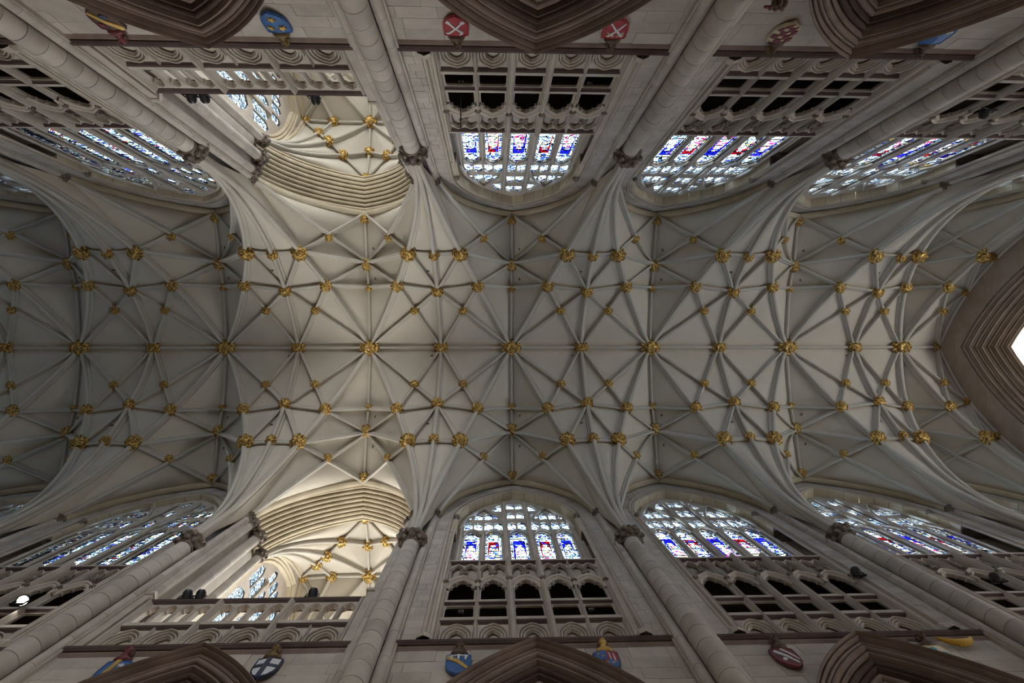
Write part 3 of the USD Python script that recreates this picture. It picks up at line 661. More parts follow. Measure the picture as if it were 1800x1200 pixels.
def build_parapet(t):
    third = 1.853
    cells = []
    for i in range(3):
        x0 = -2.78 + third * i
        cells += [(x0 + .06, x0 + third / 2 - .03), (x0 + third / 2 + .03, x0 + third - .06)]
    low_arches(t, cells)
    rail(t, 'lower_rail', -2.95, 2.95, RAIL, 'string_stone', 'dark projecting rail')
    rail(t, 'rail_edge', -2.95, 2.95, [(6.825, 14.19), (6.81, 14.21), (6.81, 14.33), (6.86, 14.38), (7.0, 14.40)], 'screen_stone')
    for i in range(3):
        for j in range(4):
            w = (third - .12) / 4; x0 = -2.78 + third * i + .06 + w * j; xc, hw = x0 + w / 2, w / 2
            hole = arch_poly(hw * .78, .30, 15.0, 14.44, n=7)
            c = arch_curve(hw * .78, .30, 15.0, 0, 20)[9]
            hole = hole.difference(union_all([Point(sx * c[0], c[1]).buffer(.035, 4) for sx in (-1, 1)]))
            mv = lambda m: as_tm(m).copy().apply_translation((xc, 0, 0))
            ob('open_panel', mv(extrude(sbox(-hw, 14.36, hw, 15.46).difference(hole), 6.88, 7.0)), 'screen_stone', t)
            ob('arch_ring', mv(arch_mould(hw * .78, .30, 15.0, [(.0, 6.89), (.02, 6.84), (.05, 6.84), (.07, 6.89)], 8, 14.42)), 'screen_stone', t, smooth=30)
    for i in range(4): mullion(t, -2.78 + third * i, .18, Z0, 15.46, 6.76, 'main_mullion')
    for i in range(3): mullion(t, -2.78 + third * (i + .5), .09, Z0, 14.07, 6.83)
    rail(t, 'top_rail', -2.95, 2.95, [(7.1, 15.42), (6.90, 15.44), (6.86, 15.49), (6.83, 15.52), (6.81, 15.57), (6.82, 15.66), (7.1, 15.68)], 'string_stone', 'dark top rail')
    for sx in (-1, 1):
        ob('end_pier', bx(min(sx * 2.86, sx * 3.3), max(sx * 2.86, sx * 3.3), 6.72, 7.1, Z0, 15.75, .02), 'screen_stone', t)
        ob('end_pier_cap', bx(min(sx * 2.82, sx * 3.34), max(sx * 2.82, sx * 3.34), 6.66, 7.14, 15.72, 15.86, .03), 'moulding_stone', t)
def tnode():
    q = lambda x, y, z: np.array([x, y, z])
    return q
def transept_nodes(sx, sy):
    q = lambda x, y, z: np.array([sx * x, sy * y, z])
    hy = 3.15; ZP = 22.4
    N = dict(C=q(0, 0, 29.4), G=q(1.88, 0, 29.4), A=q(3.34, 0, 29.2), Hh=q(0, 1.62, 29.2), F=q(0, hy, 28.55), P=q(TX, hy, ZP))
    def arcpt(p0, u): return at_u(p0, N['P'], u, ZP)
    def cross(a, b, c, d):
        A = np.array([(b - a)[:2], -(d - c)[:2]]).T; return np.linalg.solve(A, (c - a)[:2])
    us = {}
    for nm, src in (('I1', 'G'), ('I2', 'C'), ('I3', 'Hh')):
        t, u = cross(N[src], N['P'], N['A'], N['F']); N[nm] = arcpt(N[src], t); us[nm] = t
    return N, us, ZP
def build_transept_vault(t):
    for sx in (-1, 1):
        for sy in (-1, 1):
            N, us, ZP = transept_nodes(sx, sy); e = {}
            def edge(a, b, c): e[a, b] = c; e[b, a] = c[::-1]
            for nm, src in (('I1', 'G'), ('I2', 'C'), ('I3', 'Hh')):
                edge(src, nm, sub_arc(N[src], N['P'], 0, us[nm], NT, ZP)); edge(nm, 'P', sub_arc(N[src], N['P'], us[nm], 1, NT, ZP))
                ob('vault_rib', sweep(major(N[src], N['P'], 22, ZP), None, sx=.9, sd=.9), 'rib_paint', t, smooth=24)
            for a, b in (('C', 'G'), ('G', 'A'), ('C', 'Hh'), ('Hh', 'F'), ('A', 'I1'), ('I1', 'I2'), ('I2', 'I3'), ('I3', 'F'), ('G', 'I2'), ('C', 'I3')): edge(a, b, bow(N[a], N[b], NT, .03))
            edge('A', 'P', major(N['A'], N['P'], NT, ZP)); edge('F', 'P', major(N['F'], N['P'], NT, ZP))
            for a, b, c in (('A', 'P', 'I1'), ('A', 'G', 'I1'), ('G', 'C', 'I2'), ('G', 'I2', 'I1'), ('C', 'Hh', 'I3'), ('C', 'I3', 'I2'), ('Hh', 'F', 'I3'), ('I1', 'I2', 'P'), ('I2', 'I3', 'P'), ('I3', 'F', 'P')):
                ob('vault_panel', web(e[a, b], e[b, c], e[c, a]), 'web_plaster', t, smooth=True)
            c = np.vstack([e['A', 'I1'], e['I1', 'I2'][1:], e['I2', 'I3'][1:], e['I3', 'F'][1:]])
            ob('lierne_rib', sweep(c, None, sx=.8, sd=.85), 'rib_paint', t, smooth=24)
            ob('wall_rib', sweep(e['A', 'P'], np.array([1.0, 0, 0]), sx=1.2, sd=.7), 'warm_stone', t, smooth=24)
        N, us, ZP = transept_nodes(sx, 1)
        ob('ridge_rib', sweep(np.array([N['C'], N['G'], N['A']]), np.array([0, 1.0, 0]), sx=.85, sd=.9), 'rib_paint', t, smooth=24)
        N, us, ZP = transept_nodes(1, sx)
        ob('ridge_rib', sweep(np.array([N['C'], N['Hh'], N['F']]), np.array([1.0, 0, 0]), sx=.85, sd=.9), 'rib_paint', t, smooth=24)
def rot_yx(m, sx):
    """Geometry drawn facing -y with x along the wall -> a wall at x = sx * distance, facing the transept's middle."""
    v = np.array(as_tm(m).vertices); w = np.stack([sx * v[:, 1], v[:, 0] * 1.0, v[:, 2]], 1)
    return trimesh.Trimesh(w, as_tm(m).faces, process=False)
def build_transept_wall(t, sx):
    """Side wall of the transept: drawn as y = TX, shifted to the transept's centre."""
    mv = lambda m: rot_yx(m, sx).apply_translation((0, TC, 0))
    wa, wh, wz = 2.45, 4.4, 23.6
    op = arch_poly(wa, wh, wz, 15.6)
    ob('wall_core', mv(extrude(sbox(-3.25, -CAM_H, 3.25, 30.5).difference(arch_poly(wa + .42, wh + .42, wz, 15.5)), TX + .06, TX + .4)), 'ashlar', t)
    st = stones_in(sbox(-3.2, 14, 3.2, 29.5).difference(arch_poly(wa + .42, wh + .42, wz, 15.5)), 14.0, 29.0, -3.2, 3.2, .48, .85, seed=12)
    for g in st[:230]: ob('stone', mv(extrude(g, TX + .065, TX + .02)), 'ashlar', t)
    for d, y in ((.30, TX + .02), (.17, TX + .08), (.04, TX + .16)):
        ob('jamb_order', mv(arch_mould(wa, wh, wz, [(d + .1, y)] + roll(d + .04, y + .02, .05, 6, 200, -20) + [(d - .02, y + .08), (d - .02, y + .16)], 12, 15.6)), 'warm_stone', t, smooth=30)
    th = 6
    c = arch_curve(wa, wh, wz, 0, 2 * th + 1); co = arch_curve(wa, wh, wz, .2, 2 * th + 1)
    for s2 in (-1, 1):
        for i in range(th):
            j = 2 * i; p = [c[j], c[j + 1], c[j + 2], co[j + 2], co[j + 1], co[j]]
            ob('reveal_stone', mv(extrude(Polygon([(s2 * q[0], q[1]) for q in p]).buffer(-.006), TX + .28, TX + .6)), 'warm_stone', t)
        for z in np.arange(16, 22.7, .7): ob('reveal_stone', mv(bx(min(s2 * wa, s2 * (wa + .2)), max(s2 * wa, s2 * (wa + .2)), TX + .28, TX + .6, z, min(z + .69, 22.7))), 'warm_stone', t)
    ob('sill', mv(bx(-wa - .2, wa + .2, TX, TX + .6, 15.4, 15.7)), 'moulding_stone', t)
    # window
    inn = arch_poly(wa - .12, wh - .14, wz, 15.6)
    holes = [light_poly(xc, .45, 16.0, 22.6, .75) for xc in (-1.72, -.575, .575, 1.72)]
    for xc in (-1.90, -1.40, -.84, -.28, .28, .84, 1.40, 1.90): holes.append(light_poly(xc, .225, 23.75, 25.0, .45, False).intersection(inn))
    for xc in (-1.12, -.62, -.21, .21, .62, 1.12): holes.append(light_poly(xc, .19, 25.75, 26.5, .4, False).intersection(inn))
    holes = [h for h in holes if h.area > .03]
    for x in (-1.147, 0, 1.147): ob('mullion', mv(bx(x - .07, x + .07, TX + .2, TX + .36, 15.6, 25.6, .03)), 'moulding_stone', t)
    ob('tracery', mv(extrude(arch_poly(wa + .1, wh + .1, wz, 15.6).difference(union_all(holes)), TX + .30, TX + .38)), 'moulding_stone', t)
    for h in holes: ob('pane', mv(extrude(h.buffer(.015), TX + .34, TX + .348)), 'clear_quarry', t)
glass_mat('clear_quarry', [(0, (.30, .36, .42)), (.5, (.42, .47, .50)), (.85, (.16, .20, .25))], 7, .05)
par0 = arch0 = tv0 = tw0 = None
for s in (1, -1):
    loc, rz = (-B, 0, 0), (0 if s > 0 else 180)
    if s > 0:
        arch0 = thing('transept_arch', 'tall moulded arch on shafts opening into the lower transept', 'arch', loc, rz, kind='structure'); build_transept_arch(arch0)
        par0 = thing('parapet', 'lower pierced stone parapet with dark rails across the transept opening', 'parapet', loc, rz, kind='structure', group='parapets across the transept openings'); build_parapet(par0)
        tv0 = thing('ceiling', 'small ribbed vault of the lower transept', 'vault', (-B, TC, 0), kind='structure'); build_transept_vault(tv0)
        tw0 = thing('wall_east', 'pale wall with a traceried window in the lower transept', 'wall', loc, rz, kind='structure'); build_transept_wall(tw0, -1)
        tw1 = thing('wall_west', 'right hand wall with a window in the lower transept', 'wall', loc, rz, kind='structure'); build_transept_wall(tw1, 1)
    else:
        dup(arch0, 'tall moulded arch on shafts opening into the upper transept', loc, rz); dup(par0, 'upper pierced stone parapet with dark rails across the transept opening', loc, rz)
        dup(tv0, 'small ribbed vault of the upper transept', (-B, -TC, 0), 180)
        dup(tw1, 'pale wall with a traceried window in the upper transept', loc, rz)
        dup(tw0, 'right hand wall with a window in the upper transept', loc, rz)
    e = thing('wall_end', f'end wall closing the {SIDE[s]} transept beyond its vault', 'wall', loc, rz, kind='structure') if s > 0 else dup(e, 'end wall closing the upper transept beyond its vault', loc, rz)
    if s > 0:
        ob('wall_core', extrude(sbox(-3.6, -CAM_H, 3.6, 30.5).difference(arch_poly(2.6, 5.0, 21.5, 14.0)), 14.75, 15.1), 'ashlar', e)
        for x in (-1.56, -.52, .52, 1.56): ob('mullion', bx(x - .08, x + .08, 14.8, 15.05, 14.0, 24.5, .03), 'moulding_stone', e)
        for z in (17.5, 21.2): ob('transom', bx(-2.7, 2.7, 14.82, 15.02, z, z + .16, .03), 'moulding_stone', e)
        ob('string_course', bx(-3.2, 3.2, 14.6, 14.8, 13.0, 13.3, .05), 'string_stone', e)

# ------------------------------------------------------------------ west wall with the crossing arch, floor, roof
W_ = thing('wall_crossing', 'brown stone end wall with the great pointed crossing arch at the right', 'wall', (XW, 0, 0), kind='structure')
CA, CH, CZ = 5.25, 9.35, 18.5                   # crossing arch outer edge
def to_west(m):
    v = np.array(as_tm(m).vertices); return trimesh.Trimesh(np.stack([v[:, 1], v[:, 0], v[:, 2]], 1), as_tm(m).faces, process=False)
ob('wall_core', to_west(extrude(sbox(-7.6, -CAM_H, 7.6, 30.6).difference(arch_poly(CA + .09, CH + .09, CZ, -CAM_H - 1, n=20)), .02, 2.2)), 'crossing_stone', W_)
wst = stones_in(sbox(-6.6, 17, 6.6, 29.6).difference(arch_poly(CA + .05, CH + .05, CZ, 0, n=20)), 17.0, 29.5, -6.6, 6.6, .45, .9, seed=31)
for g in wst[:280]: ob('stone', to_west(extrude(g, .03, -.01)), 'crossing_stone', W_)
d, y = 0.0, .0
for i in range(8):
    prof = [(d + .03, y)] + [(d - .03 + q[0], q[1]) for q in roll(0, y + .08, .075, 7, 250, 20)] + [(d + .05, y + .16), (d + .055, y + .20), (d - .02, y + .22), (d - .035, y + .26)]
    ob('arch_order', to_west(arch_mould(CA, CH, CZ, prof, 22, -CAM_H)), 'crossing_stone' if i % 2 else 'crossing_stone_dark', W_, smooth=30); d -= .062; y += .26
for s, nm in ((1, 'wall_aisle_south'), (-1, 'wall_aisle_north')):
    a_ = thing(nm, f'outer wall of the {SIDE[s]} aisle', 'wall', (0, 0, 0), 0 if s > 0 else 180, kind='structure')
    ob('wall_core', [bx(-33.2, -11, 13.6, 14.0, -CAM_H, 12.4), bx(-3.5, 33.2, 13.6, 14.0, -CAM_H, 12.4)] if s > 0 else [bx(-33.2, 3.5, 13.6, 14.0, -CAM_H, 12.4), bx(11, 33.2, 13.6, 14.0, -CAM_H, 12.4)], 'ashlar', a_)
a_ = thing('wall_east', 'far end wall of the choir', 'wall', (-33, 0, 0), kind='structure')
obj('wall_core', bx(-.4, 0, -14, 14, 0, 32.4), 'ashlar', a_)
a_ = thing('crossing_tower', 'crossing tower with open bright lantern windows beyond the great arch', 'tower', (XW + 2.2, 0, 0), kind='structure')
TW = 15.5
for nm, b in (('tower_wall', (TW, TW + .8, -8.4, 8.4)), ('tower_wall', (0, TW + .8, 7.6, 8.4)), ('tower_wall', (0, TW + .8, -8.4, -7.6))): obj(nm, bx(*b, 0, 38.0), 'ashlar', a_)
obj('tower_wall', bx(0, .5, -8.4, 8.4, 30.8, 38.0), 'ashlar', a_)
for x, y in ((0, -8.4), (0, 7.6), (TW, -8.4), (TW, 7.6)): obj('tower_pier', bx(x, x + .8, y, y + .8, 38, 56), 'ashlar', a_)
for y in (-4.6, -.25, 4.1): obj('lantern_mullion', bx(TW + .1, TW + .6, y, y + .5, 38, 56), 'moulding_stone', a_)
obj('tower_ceiling', bx(0, TW + .8, -8.4, 8.4, 56, 56.4), 'brown_timber', a_)
f = thing('floor', 'pale stone floor of the choir', 'floor', kind='structure')
g = np.random.default_rng(3)
obj('floor_slab', bx(-36, 30, -15, 15, -.25, 0), 'floor_stone', f)
rf = thing('roof', 'dark timber roof above the vault', 'roof', (0, 0, 0), kind='structure')
ob('roof_deck', [bx(-34, XW + 2.2, -7.6, 7.6, 30.6, 30.8), bx(-B - 3.7, -B + 3.7, 7.4, 15.2, 30.5, 30.7), bx(-B - 3.7, -B + 3.7, -15.2, -7.4, 30.5, 30.7)], 'dark_lining', rf)

# ------------------------------------------------------------------ bosses
def boss_leaf(L, w, th, seed, curl=.35):
    m = trimesh.creation.icosphere(subdivisions=2, radius=1); v = np.array(m.vertices)
    x = v[:, 0]; taper = 1 - .45 * np.clip(x, 0, 1) ** 2
    y = v[:, 1] * w * taper * (1 + .18 * np.sin(x * 9)); z = v[:, 2] * th - .35 * th * np.exp(-(v[:, 1] / .18) ** 2) * (v[:, 2] < 0)
    X = x * L / 2; z = z + curl * L * (np.clip(x, -.2, 1) ** 2) * .5
    m.vertices = np.stack([X, y, z], 1); return m
def boss_parts(n, seed, knot=False):
    """A carved boss of radius about .5 hanging down (-z): core, ring of leaves, inner leaves."""
    g = np.random.default_rng(seed)
    core = trimesh.creation.icosphere(subdivisions=3, radius=1); v = np.array(core.vertices)
    v = v * (1 + .34 * (meshkit.noise(v * 3.1 + seed, seed)[:, None] - .5) + .25 * (meshkit.noise(v * 7 + seed, seed + 1)[:, None] - .5))
    core.vertices = v * [.33, .33, .24] + [0, 0, -.08]
    leaves, inner = [], []
    for i in range(n):
        a = 2 * math.pi * (i + g.uniform(-.12, .12)) / n
        m = boss_leaf(.30, .20, .12, seed + i, g.uniform(-.5, .2)); m.apply_transform(trimesh.transformations.rotation_matrix(g.uniform(-.3, .3), (1, 0, 0)))
        m.apply_translation((.33, 0, .0)); m.apply_transform(trimesh.transformations.rotation_matrix(a, (0, 0, 1))); leaves.append(m)
    for i in range(n - 2):
        a = 2 * math.pi * (i + .5) / (n - 2)
        m = boss_leaf(.25, .13, .10, seed + i, -.6); m.apply_transform(trimesh.transformations.rotation_matrix(g.uniform(-.5, .5), (1, 0, 0)))
        m.apply_translation((.19, 0, -.17)); m.apply_transform(trimesh.transformations.rotation_matrix(a, (0, 0, 1))); inner.append(m)
    return core, leaves, inner
PROTO = {}
def boss(kind, variant, label, pos, normal, size, spin, group, stretch=1.0):
    """A gilded boss: centre at pos, hanging along -normal."""
    n = np.asarray(normal, float); n /= np.linalg.norm(n)
    x = np.array([math.cos(spin), math.sin(spin), 0]); x -= n * (x @ n); x /= np.linalg.norm(x); y = np.cross(n, x)
    mtx = Gf.Matrix4d(*(x * size * stretch), 0, *(y * size), 0, *(n * size), 0, pos[0], pos[1], pos[2] + CAM_H, 1)
    key = kind, variant
    X = UsdGeom.Xform.Define(stage, path_of('roof_boss')); p = X.GetPrim()
    data(p, label, 'boss', group)
    if key not in PROTO:
        X.AddTransformOp().Set(mtx); PROTO[key] = p
        core, leaves, inner = boss_parts({'large': 9, 'medium': 8, 'small': 7}[kind], 10 + variant * 7 + len(kind))
        obj('core', core, 'gold', p, smooth=50)
        if kind == 'large':
            for m in leaves: obj('leaf', m, 'gold', p, smooth=50)
            for m in inner: obj('inner_leaf', m, 'gold', p, smooth=50)
        else:
            obj('leaf_ring', leaves, 'gold', p, smooth=50); obj('inner_leaves', inner, 'gold', p, smooth=50)
    else:
        p.GetReferences().AddInternalReference(PROTO[key].GetPath())
        X.ClearXformOpOrder(); X.AddTransformOp(opSuffix='copy').Set(mtx); p.SetInstanceable(True)
brng = np.random.default_rng(21)
LR = {-1: 'left', 1: 'right'}
def nrm(p):                                      # inward normal of the vault, as an up vector
    return np.array([0, p[1] * .9, max(6.0, 12 - abs(p[1]))])
def put(kind, lab, p, size, group, stretch=1.0):
    n = nrm(p); q = p - n / np.linalg.norm(n) * (.20 + .06 * size)
    boss(kind, int(brng.integers(3)), lab, q, n, size, brng.uniform(0, 6.28) if stretch == 1 else 0, group, stretch)
for k in BAYS:
    if k == -4: continue
    X0, (hl, hr), nm = bay_x(k), bay_half(k), BAY[k]
    off = np.array([X0, 0, 0])
    put('large', f'largest gilded leaf boss on the ridge, centre of the {nm}', np.array([X0, 0, H]), .98, 'large ridge bosses', 1.12)
    if k < 3: put('large', f'gilded ridge boss between the {SHORT[k]} bay and the {SHORT[k + 1]} bay', np.array([X0 + hr, 0, H]), .80, 'ridge bosses between bays')
    else: put('small', 'small dark gilded ridge boss where the vault meets the crossing arch wall', np.array([X0 + hr - .12, 0, H]), .5, 'bosses on the crossing wall')
    if k == -3: put('large', 'gilded ridge boss at the very left edge of the photo', np.array([X0 - hl, 0, H]), .80, 'ridge bosses between bays')
    for sy in (-1, 1):
        N = nodes_quad(hr, 1, sy); sd = SIDE[sy]
        put('small', f'small inner gilded boss on the {sd} cross ridge of the {nm}', N['L1'] + off, .46, 'small cross ridge bosses')
        put('medium', f'larger outer gilded boss on the {sd} cross ridge of the {nm}', N['L2'] + off, .70, 'outer cross ridge bosses')
        put('small', f'gilded boss above the {sd} window arch head in the {nm}', N['L3'] + off - [0, sy * .12, 0], .56, 'bosses over the window arches')
        if k < 3:
            bt = f'between {SHORT[k]} and {SHORT[k + 1]} bays'
            put('medium', f'gilded boss on the {sd} transverse rib nearer ridge, {bt}', N['T1'] + off, .66, 'inner transverse rib bosses')
            put('small', f'small gilded {sd} transverse rib boss nearer wall, {bt}', N['T2'] + off, .56, 'outer transverse rib bosses')
        else:
            put('small', f'small dark boss on the {sd} crossing wall rib nearer the ridge', N['T1'] + off - [.12, 0, 0], .45, 'bosses on the crossing wall')
            put('small', f'small dark boss on the {sd} crossing wall rib nearer the springing', N['T2'] + off - [.12, 0, 0], .45, 'bosses on the crossing wall')
        for sx, hw in ((-1, hl), (1, hr)):
            N = nodes_quad(hw, sx, sy); w = f'{sd} {LR[sx]}'
            put('medium', f'gilded boss on the {w} diagonal rib nearer ridge, {nm}', N['D1'] + off, .66, 'inner diagonal rib bosses')
            put('medium', f'big gilded boss on the {w} diagonal rib nearer wall, {nm}', N['D2'] + off, .80, 'outer diagonal rib bosses')
            put('small', f'small gilded boss where short ribs cross near the {w} ridge, {nm}', N['E'] + off, .50, 'small bosses beside the ridge')
            if hw > 2.2: put('small', f'small gilded boss on the {w} rib above the window, {nm}', N['K'] + off, .50, 'small bosses beside the window heads')
for s in (1, -1):
    c = np.array([-B, s * TC, 0]); sd = SIDE[s]
    def tput(kind, lab, p, size): boss(kind, int(brng.integers(3)), lab, p + c + [0, 0, -.24], (0, 0, 1), size, brng.uniform(0, 6), f'{sd} transept vault bosses')
    N = transept_nodes(-1, -s)[0]; R_ = transept_nodes(1, -s)[0]
    tput('medium', f'large gilded boss at the centre of the {sd} transept vault', N['C'], .78)
    tput('small', f'gilded boss on the left cross ridge of the {sd} transept vault', N['G'], .62)
    tput('small', f'gilded boss against the left wall of the {sd} transept vault', N['A'] + [.1, 0, 0], .55)
    tput('small', f'round gilded boss on the ridge of the {sd} transept vault', N['Hh'], .62)
    tput('small', f'gilded boss over the big arch into the {sd} transept', N['F'], .58)
    for nd, w in (('I1', 'outermost'), ('I2', 'middle'), ('I3', 'innermost')):
        tput('small', f'{w} of three gilded bosses on the left slanting rib, {sd} transept', N[nd], .60)
        tput('small', f'{w} of three gilded bosses on the right slanting rib, {sd} transept', R_[nd], .60)

# ------------------------------------------------------------------ heraldic shields with carved heads
def shield_poly(w=.5, h=.74):
    return Polygon([(-w / 2, 0), (w / 2, 0), (w / 2, -h * .45), (w * .43, -h * .65), (w * .27, -h * .85), (0, -h), (-w * .27, -h * .85), (-w * .43, -h * .65), (-w / 2, -h * .45)])
def curved(m, w=.5, b=.05):
    m = as_tm(m).subdivide().copy(); v = np.array(m.vertices); v[:, 1] += b * (v[:, 0] / (w / 2)) ** 2; m.vertices = v; return m
def charge(poly, sh, y=-.075): return curved(extrude(poly.intersection(sh), y + .03, y - .012))
def build_shield(label, k, s, dx, ztop, field, charges, headm='bronze_paint', crown=None, w=.50, h=.74):
    loc = (k * B + dx, s * 6.68, ztop + CAM_H)
    t = thing('heraldic_shield', label, 'shield', loc, 0 if s > 0 else 180, group=None)
    sh = shield_poly(w, h)
    p = obj('plate', curved(extrude(sh, .0, -.055), w), field, t)
    obj('rim', curved(extrude(sh.buffer(.018).difference(sh.buffer(-.012)), -.0, -.066), w), field if field != 'white_paint' else 'navy_paint', t)
    for poly, mt in charges:
        c = poly.intersection(sh)
        if not c.is_empty: obj('charge', curved(extrude(c, -.03, -.075), w), mt, t)
    # bust above: shoulders, neck and head leaning out of the wall
    g = np.random.default_rng(int(abs(dx * 100)) + k + 9)
    def blob(r, loc, sc, sd):
        m = trimesh.creation.icosphere(subdivisions=2, radius=1); v = np.array(m.vertices); v = v * (1 + .25 * (meshkit.noise(v * 3 + sd, sd)[:, None] - .5)); m.vertices = v * r * np.array(sc) + loc; return m
    bust = obj('bust', [blob(.16, (0, -.02, .06), (1.15, .6, .55), 1), blob(.07, (0, -.05, .16), (1, 1, 1.1), 2), blob(.10, (0, -.08, .27), (.85, 1.0, 1.15), 3), blob(.03, (0, -.185, .26), (.8, 1, 1.2), 4)], headm, t, smooth=60)
    obj('hair', [blob(.105, (0, -.045, .32), (1, .95, .75), 5)] + [blob(.05, (sx * .085, -.04, .25), (.8, 1, 1.6), 6) for sx in (-1, 1)], crown or 'brown_paint', t, smooth=60)
    return t
def disc(x, z, r, n=5): return Point(x, z).buffer(r, n)
def band(x0, z0, x1, z1, w): return LineString([(x0, z0), (x1, z1)]).buffer(w / 2, cap_style=2)
def star(x, z, r):
    return Polygon([(x + (r if i % 2 == 0 else r * .45) * math.sin(i * math.pi / 5), z + (r if i % 2 == 0 else r * .45) * math.cos(i * math.pi / 5)) for i in range(10)])
key = lambda x0, z0, x1, z1: union_all([band(x0, z0, x1, z1, .045), disc(x0, z0, .055), band(x1, z1, x1 + .07, z1 + .05, .05)])
sword = lambda x0, z0, x1, z1: union_all([band(x0, z0, x1, z1, .042), band(x0 + (x1 - x0) * .82 - .07, z0 + (z1 - z0) * .82 + .05 * np.sign((x1 - x0)), x0 + (x1 - x0) * .82 + .07, z0 + (z1 - z0) * .82 - .05 * np.sign(x1 - x0) * -1 * -1, .03)])
chk = union_all([sbox(-.25 + .125 * i, -.14 - .14 * j, -.125 + .125 * i, -.14 * j) for i in range(4) for j in range(6) if (i + j) % 2 == 0])
stripes = union_all([sbox(.0 + .09 * i, -.36, .045 + .09 * i, 0) for i in range(3)])
stripes2 = union_all([sbox(-.25 + .09 * i, -.8, -.205 + .09 * i, -.36) for i in range(3)])
ZT = 12.26
build_shield('blue shield with three small gold charges on the upper wall left of the middle', -1, -1, 1.71, ZT, 'blue_paint', [(star(0, -.52, .10), 'gold_paint'), (star(-.12, -.2, .10), 'gold_paint'), (star(.12, -.2, .10), 'gold_paint')], 'bronze_paint', 'bronze_paint')
build_shield('dark brown and gold shield seen aslant at the upper left', -1, -1, -1.78, ZT, 'brown_paint', [(band(-.25, 0, .2, -.74, .1), 'gold_paint'), (disc(-.1, -.5, .08), 'navy_paint'), (disc(.1, -.2, .08), 'maroon_paint')], 'maroon_paint')
build_shield('red shield with two crossed white keys on the upper middle bay', 0, -1, -1.74, ZT, 'red_paint', [(key(-.15, -.52, .14, -.14), 'white_paint'), (key(.15, -.52, -.14, -.14), 'white_paint')], 'brown_paint', 'bronze_paint')
build_shield('red shield with two crossed white swords on the upper middle bay', 0, -1, 1.68, ZT, 'red_paint', [(sword(-.16, -.60, .16, -.10), 'white_paint'), (sword(.16, -.60, -.16, -.10), 'white_paint'), (band(-.19, -.13, -.09, -.20, .03), 'gold_paint'), (band(.19, -.13, .09, -.20, .03), 'gold_paint')], 'brown_paint')
build_shield('cream and red chequered shield on the upper wall right of the middle', 1, -1, -1.87 + 0.0, ZT, 'cream_paint', [(chk, 'maroon_paint')], 'brown_paint', 'bronze_paint')
build_shield('plain blue shield with a gold charge high on the upper right wall', 1, -1, 1.56, ZT, 'blue_paint', [(star(-.02, -.55, .11), 'cream_paint')], 'brown_paint')
build_shield('blue shield with a gold upright band at the lower left', -1, 1, -1.51, ZT, 'blue_paint', [(sbox(-.05, -.8, .05, 0), 'gold_paint'), (star(.14, -.2, .08), 'white_paint')], 'maroon_paint')
build_shield('white shield with a dark navy cross on the lower wall', -1, 1, 1.59, ZT, 'white_paint', [(sbox(-.045, -.8, .045, 0), 'navy_paint'), (sbox(-.3, -.33, .3, -.24), 'navy_paint')], 'bronze_paint', 'bronze_paint')
build_shield('blue shield with a gold diagonal band and white label on the lower wall', 0, 1, -1.68, ZT, 'blue_paint', [(band(-.26, -.06, .24, -.56, .10), 'gold_paint'), (sbox(-.2, -.09, .2, -.05), 'white_paint')] + [(sbox(x - .02, -.22, x + .02, -.05), 'white_paint') for x in (-.15, .0, .15)], 'brown_paint', 'bronze_paint')
build_shield('quartered blue and red striped shield on the lower wall right of centre', 0, 1, 1.45, ZT, 'white_paint', [(sbox(-.25, -.36, 0, 0), 'blue_paint'), (sbox(0, -.8, .25, -.36), 'blue_paint'), (stripes, 'red_paint'), (stripes2, 'red_paint')] + [(star(x, z, .045), 'gold_paint') for x, z in ((-.17, -.1), (-.08, -.22), (.08, -.48), (.14, -.42))], 'gold_paint', 'brown_paint')
build_shield('dark red shield with white streaks on the lower right wall', 1, 1, -2.04 + .1, ZT, 'maroon_paint', [(band(-.2, -.1, .1, -.6, .06), 'white_paint'), (band(-.05, -.08, .2, -.45, .05), 'white_paint'), (disc(-.12, -.45, .05), 'white_paint')], 'brown_paint')
build_shield('cream shield with teal patches on the lower right wall beside the arch', 1, 1, 1.41, ZT, 'cream_paint', [(disc(.05, -.42, .10), 'teal_paint'), (disc(-.1, -.2, .07), 'teal_paint')], 'brown_paint')
t = thing('carved_crescent', 'golden crescent shaped carving on the lower right wall', 'carving', (B + 2.15, 6.62, 12.42 + CAM_H))
a = np.linspace(math.radians(205), math.radians(335), 15); ring = np.array([(.42 * math.cos(q), 0, .42 * math.sin(q) + .3) for q in a])
pts = []
for i, c in enumerate(ring):
    r = .075 * math.sin(math.pi * (i + .6) / 15.2) + .012; d = np.array([math.cos(a[i]), 0, math.sin(a[i])])
    pts.append([c + r * (math.cos(q) * d + math.sin(q) * np.array([0, 1, 0])) for q in np.linspace(0, 2 * math.pi, 9)[:-1]])
obj('body', grid_mesh(np.array(pts), closed_v=True), 'yellow_paint', t, smooth=50)
obj('keel', [trimesh.creation.icosphere(subdivisions=1, radius=.05).apply_translation((0, .02, -.16))], 'yellow_paint', t, smooth=50)
t = thing('carved_figure', 'small dark winged carving at the top edge of the photo', 'carving', (B - 2.62, -6.55, 10.75 + CAM_H), 180)
obj('body', leaf_lumps(5, .14, 11, 1.2), 'brown_paint', t, smooth=50); obj('wing', [leaf_lumps(3, .10, 12).apply_translation((.14, 0, .12)), leaf_lumps(3, .10, 13).apply_translation((-.12, 0, .14))], 'maroon_paint', t, smooth=50)

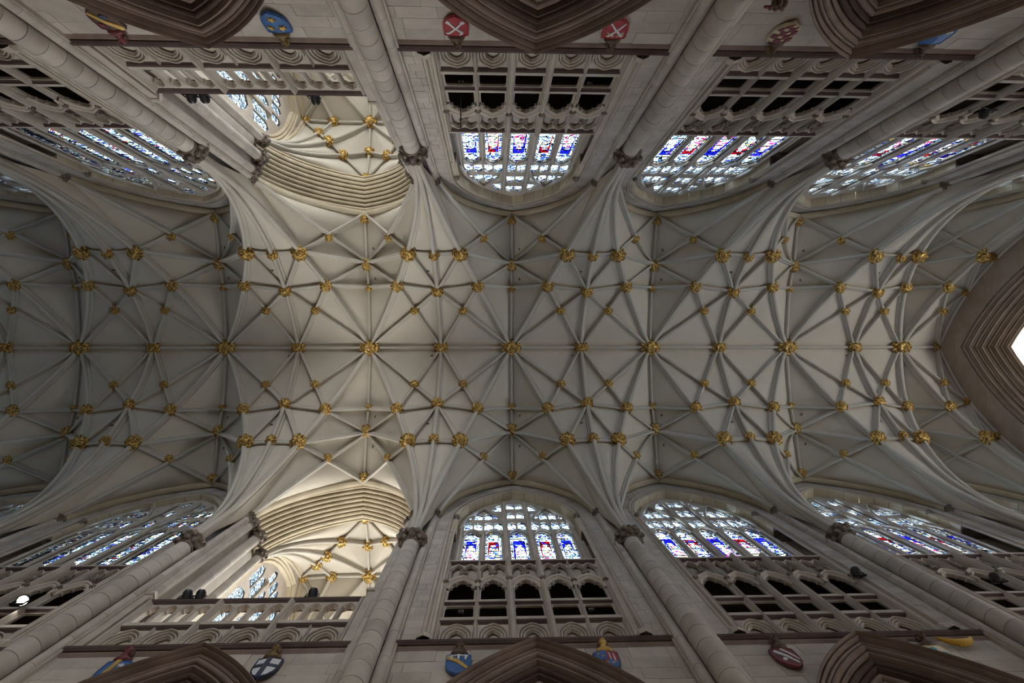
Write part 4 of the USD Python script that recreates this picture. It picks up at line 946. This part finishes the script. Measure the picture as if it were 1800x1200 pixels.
# ------------------------------------------------------------------ floodlights and small lamps
fl0 = None
def floodlight(label, loc, rz=0, lit=False):
    global fl0
    if fl0 is not None and not lit: return dup(fl0, label, loc, rz)
    t = thing('floodlight', label, 'lamp', loc, rz, group='black floodlights on the galleries')
    can = lathe([(.0, .16), (.09, .15), (.13, .08), (.135, -.10), (.145, -.13), (.15, -.14), (.12, -.14), (.12, -.10), (.0, -.10)], 18)
    ax = trimesh.transformations.rotation_matrix(math.radians(50), (1, 0, 0))
    if lit: ax = trimesh.geometry.align_vectors((0, 0, -1), np.array([12.9, -6.6, -16.2]) / 21.7)
    can.apply_transform(ax); can.apply_translation((0, 0, .22)); obj('housing', can, 'black_metal', t, smooth=40)
    ln = lathe([(.0, -.118), (.118, -.112)], 18); ln.apply_transform(ax); ln.apply_translation((0, 0, .22)); obj('lens', ln, 'lamp_light' if lit else 'lamp_glass', t, smooth=True)
    obj('yoke', [bx(-.17, -.155, -.02, .02, 0, .24), bx(.155, .17, -.02, .02, 0, .24), bx(-.17, .17, -.03, .03, 0, .02)], 'black_metal', t)
    if not lit: fl0 = t
    return t
zt = 15.72 + CAM_H
for s in (1, -1):
    rz = 0 if s > 0 else 180
    for dx, w in ((-2.08, 'left one of two paired black floodlights'), (-1.72, 'right one of two paired black floodlights'), (1.32, 'single black floodlight')):
        floodlight(f'{w} on the {SIDE[s]} transept parapet', (-B + dx, s * 6.86, zt), rz)
for k, dx, s, z, lab in ((1, 2.36, 1, 16.05, 'black floodlight at the right end of the lower gallery openings, first right bay'), (2, -1.2, 1, 15.50, 'black floodlight in the lower gallery openings of the second right bay'),
                         (2, -1.3, -1, 15.50, 'black floodlight in the upper gallery openings of the second right bay')):
    floodlight(lab, (k * B + dx, s * 6.62, z + CAM_H), 0 if s > 0 else 180)
L = floodlight('glaring lit floodlight in the lower gallery at the far left', (-2 * B + 1.33, 6.62, 15.03 + CAM_H), 0, True)
gl0 = None
for k, dx, s, z, w in ((0, -1.85, -1, 15.98, 'upper gallery second row, leftmost opening'), (0, 1.82, -1, 15.98, 'upper gallery second row, rightmost opening'), (0, -1.06, -1, 14.60, 'upper gallery bottom row, second opening'),
                       (0, -1.85, 1, 15.98, 'lower gallery second row, leftmost opening'), (0, 1.82, 1, 15.98, 'lower gallery second row, rightmost opening')):
    loc = (k * B + dx, s * 7.45, z + CAM_H); lab = f'small round globe lamp inside the {w}, middle bay'
    if gl0 is None:
        gl0 = thing('globe_lamp', lab, 'lamp', loc, 0, group='globe lamps inside the gallery')
        m = trimesh.creation.icosphere(subdivisions=2, radius=.085); m.apply_translation((0, 0, .1)); obj('globe', m, 'lamp_glass', gl0, smooth=True)
        obj('fitting', lathe([(.04, -.10), (.05, -.06), (.05, .02), (.0, .03)], 10), 'iron', gl0, smooth=40); obj('bracket', bx(-.015, .015, 0, 1.4, -.10, -.07), 'iron', gl0)
    else: dup(gl0, lab, loc, 0 if s > 0 else 180)
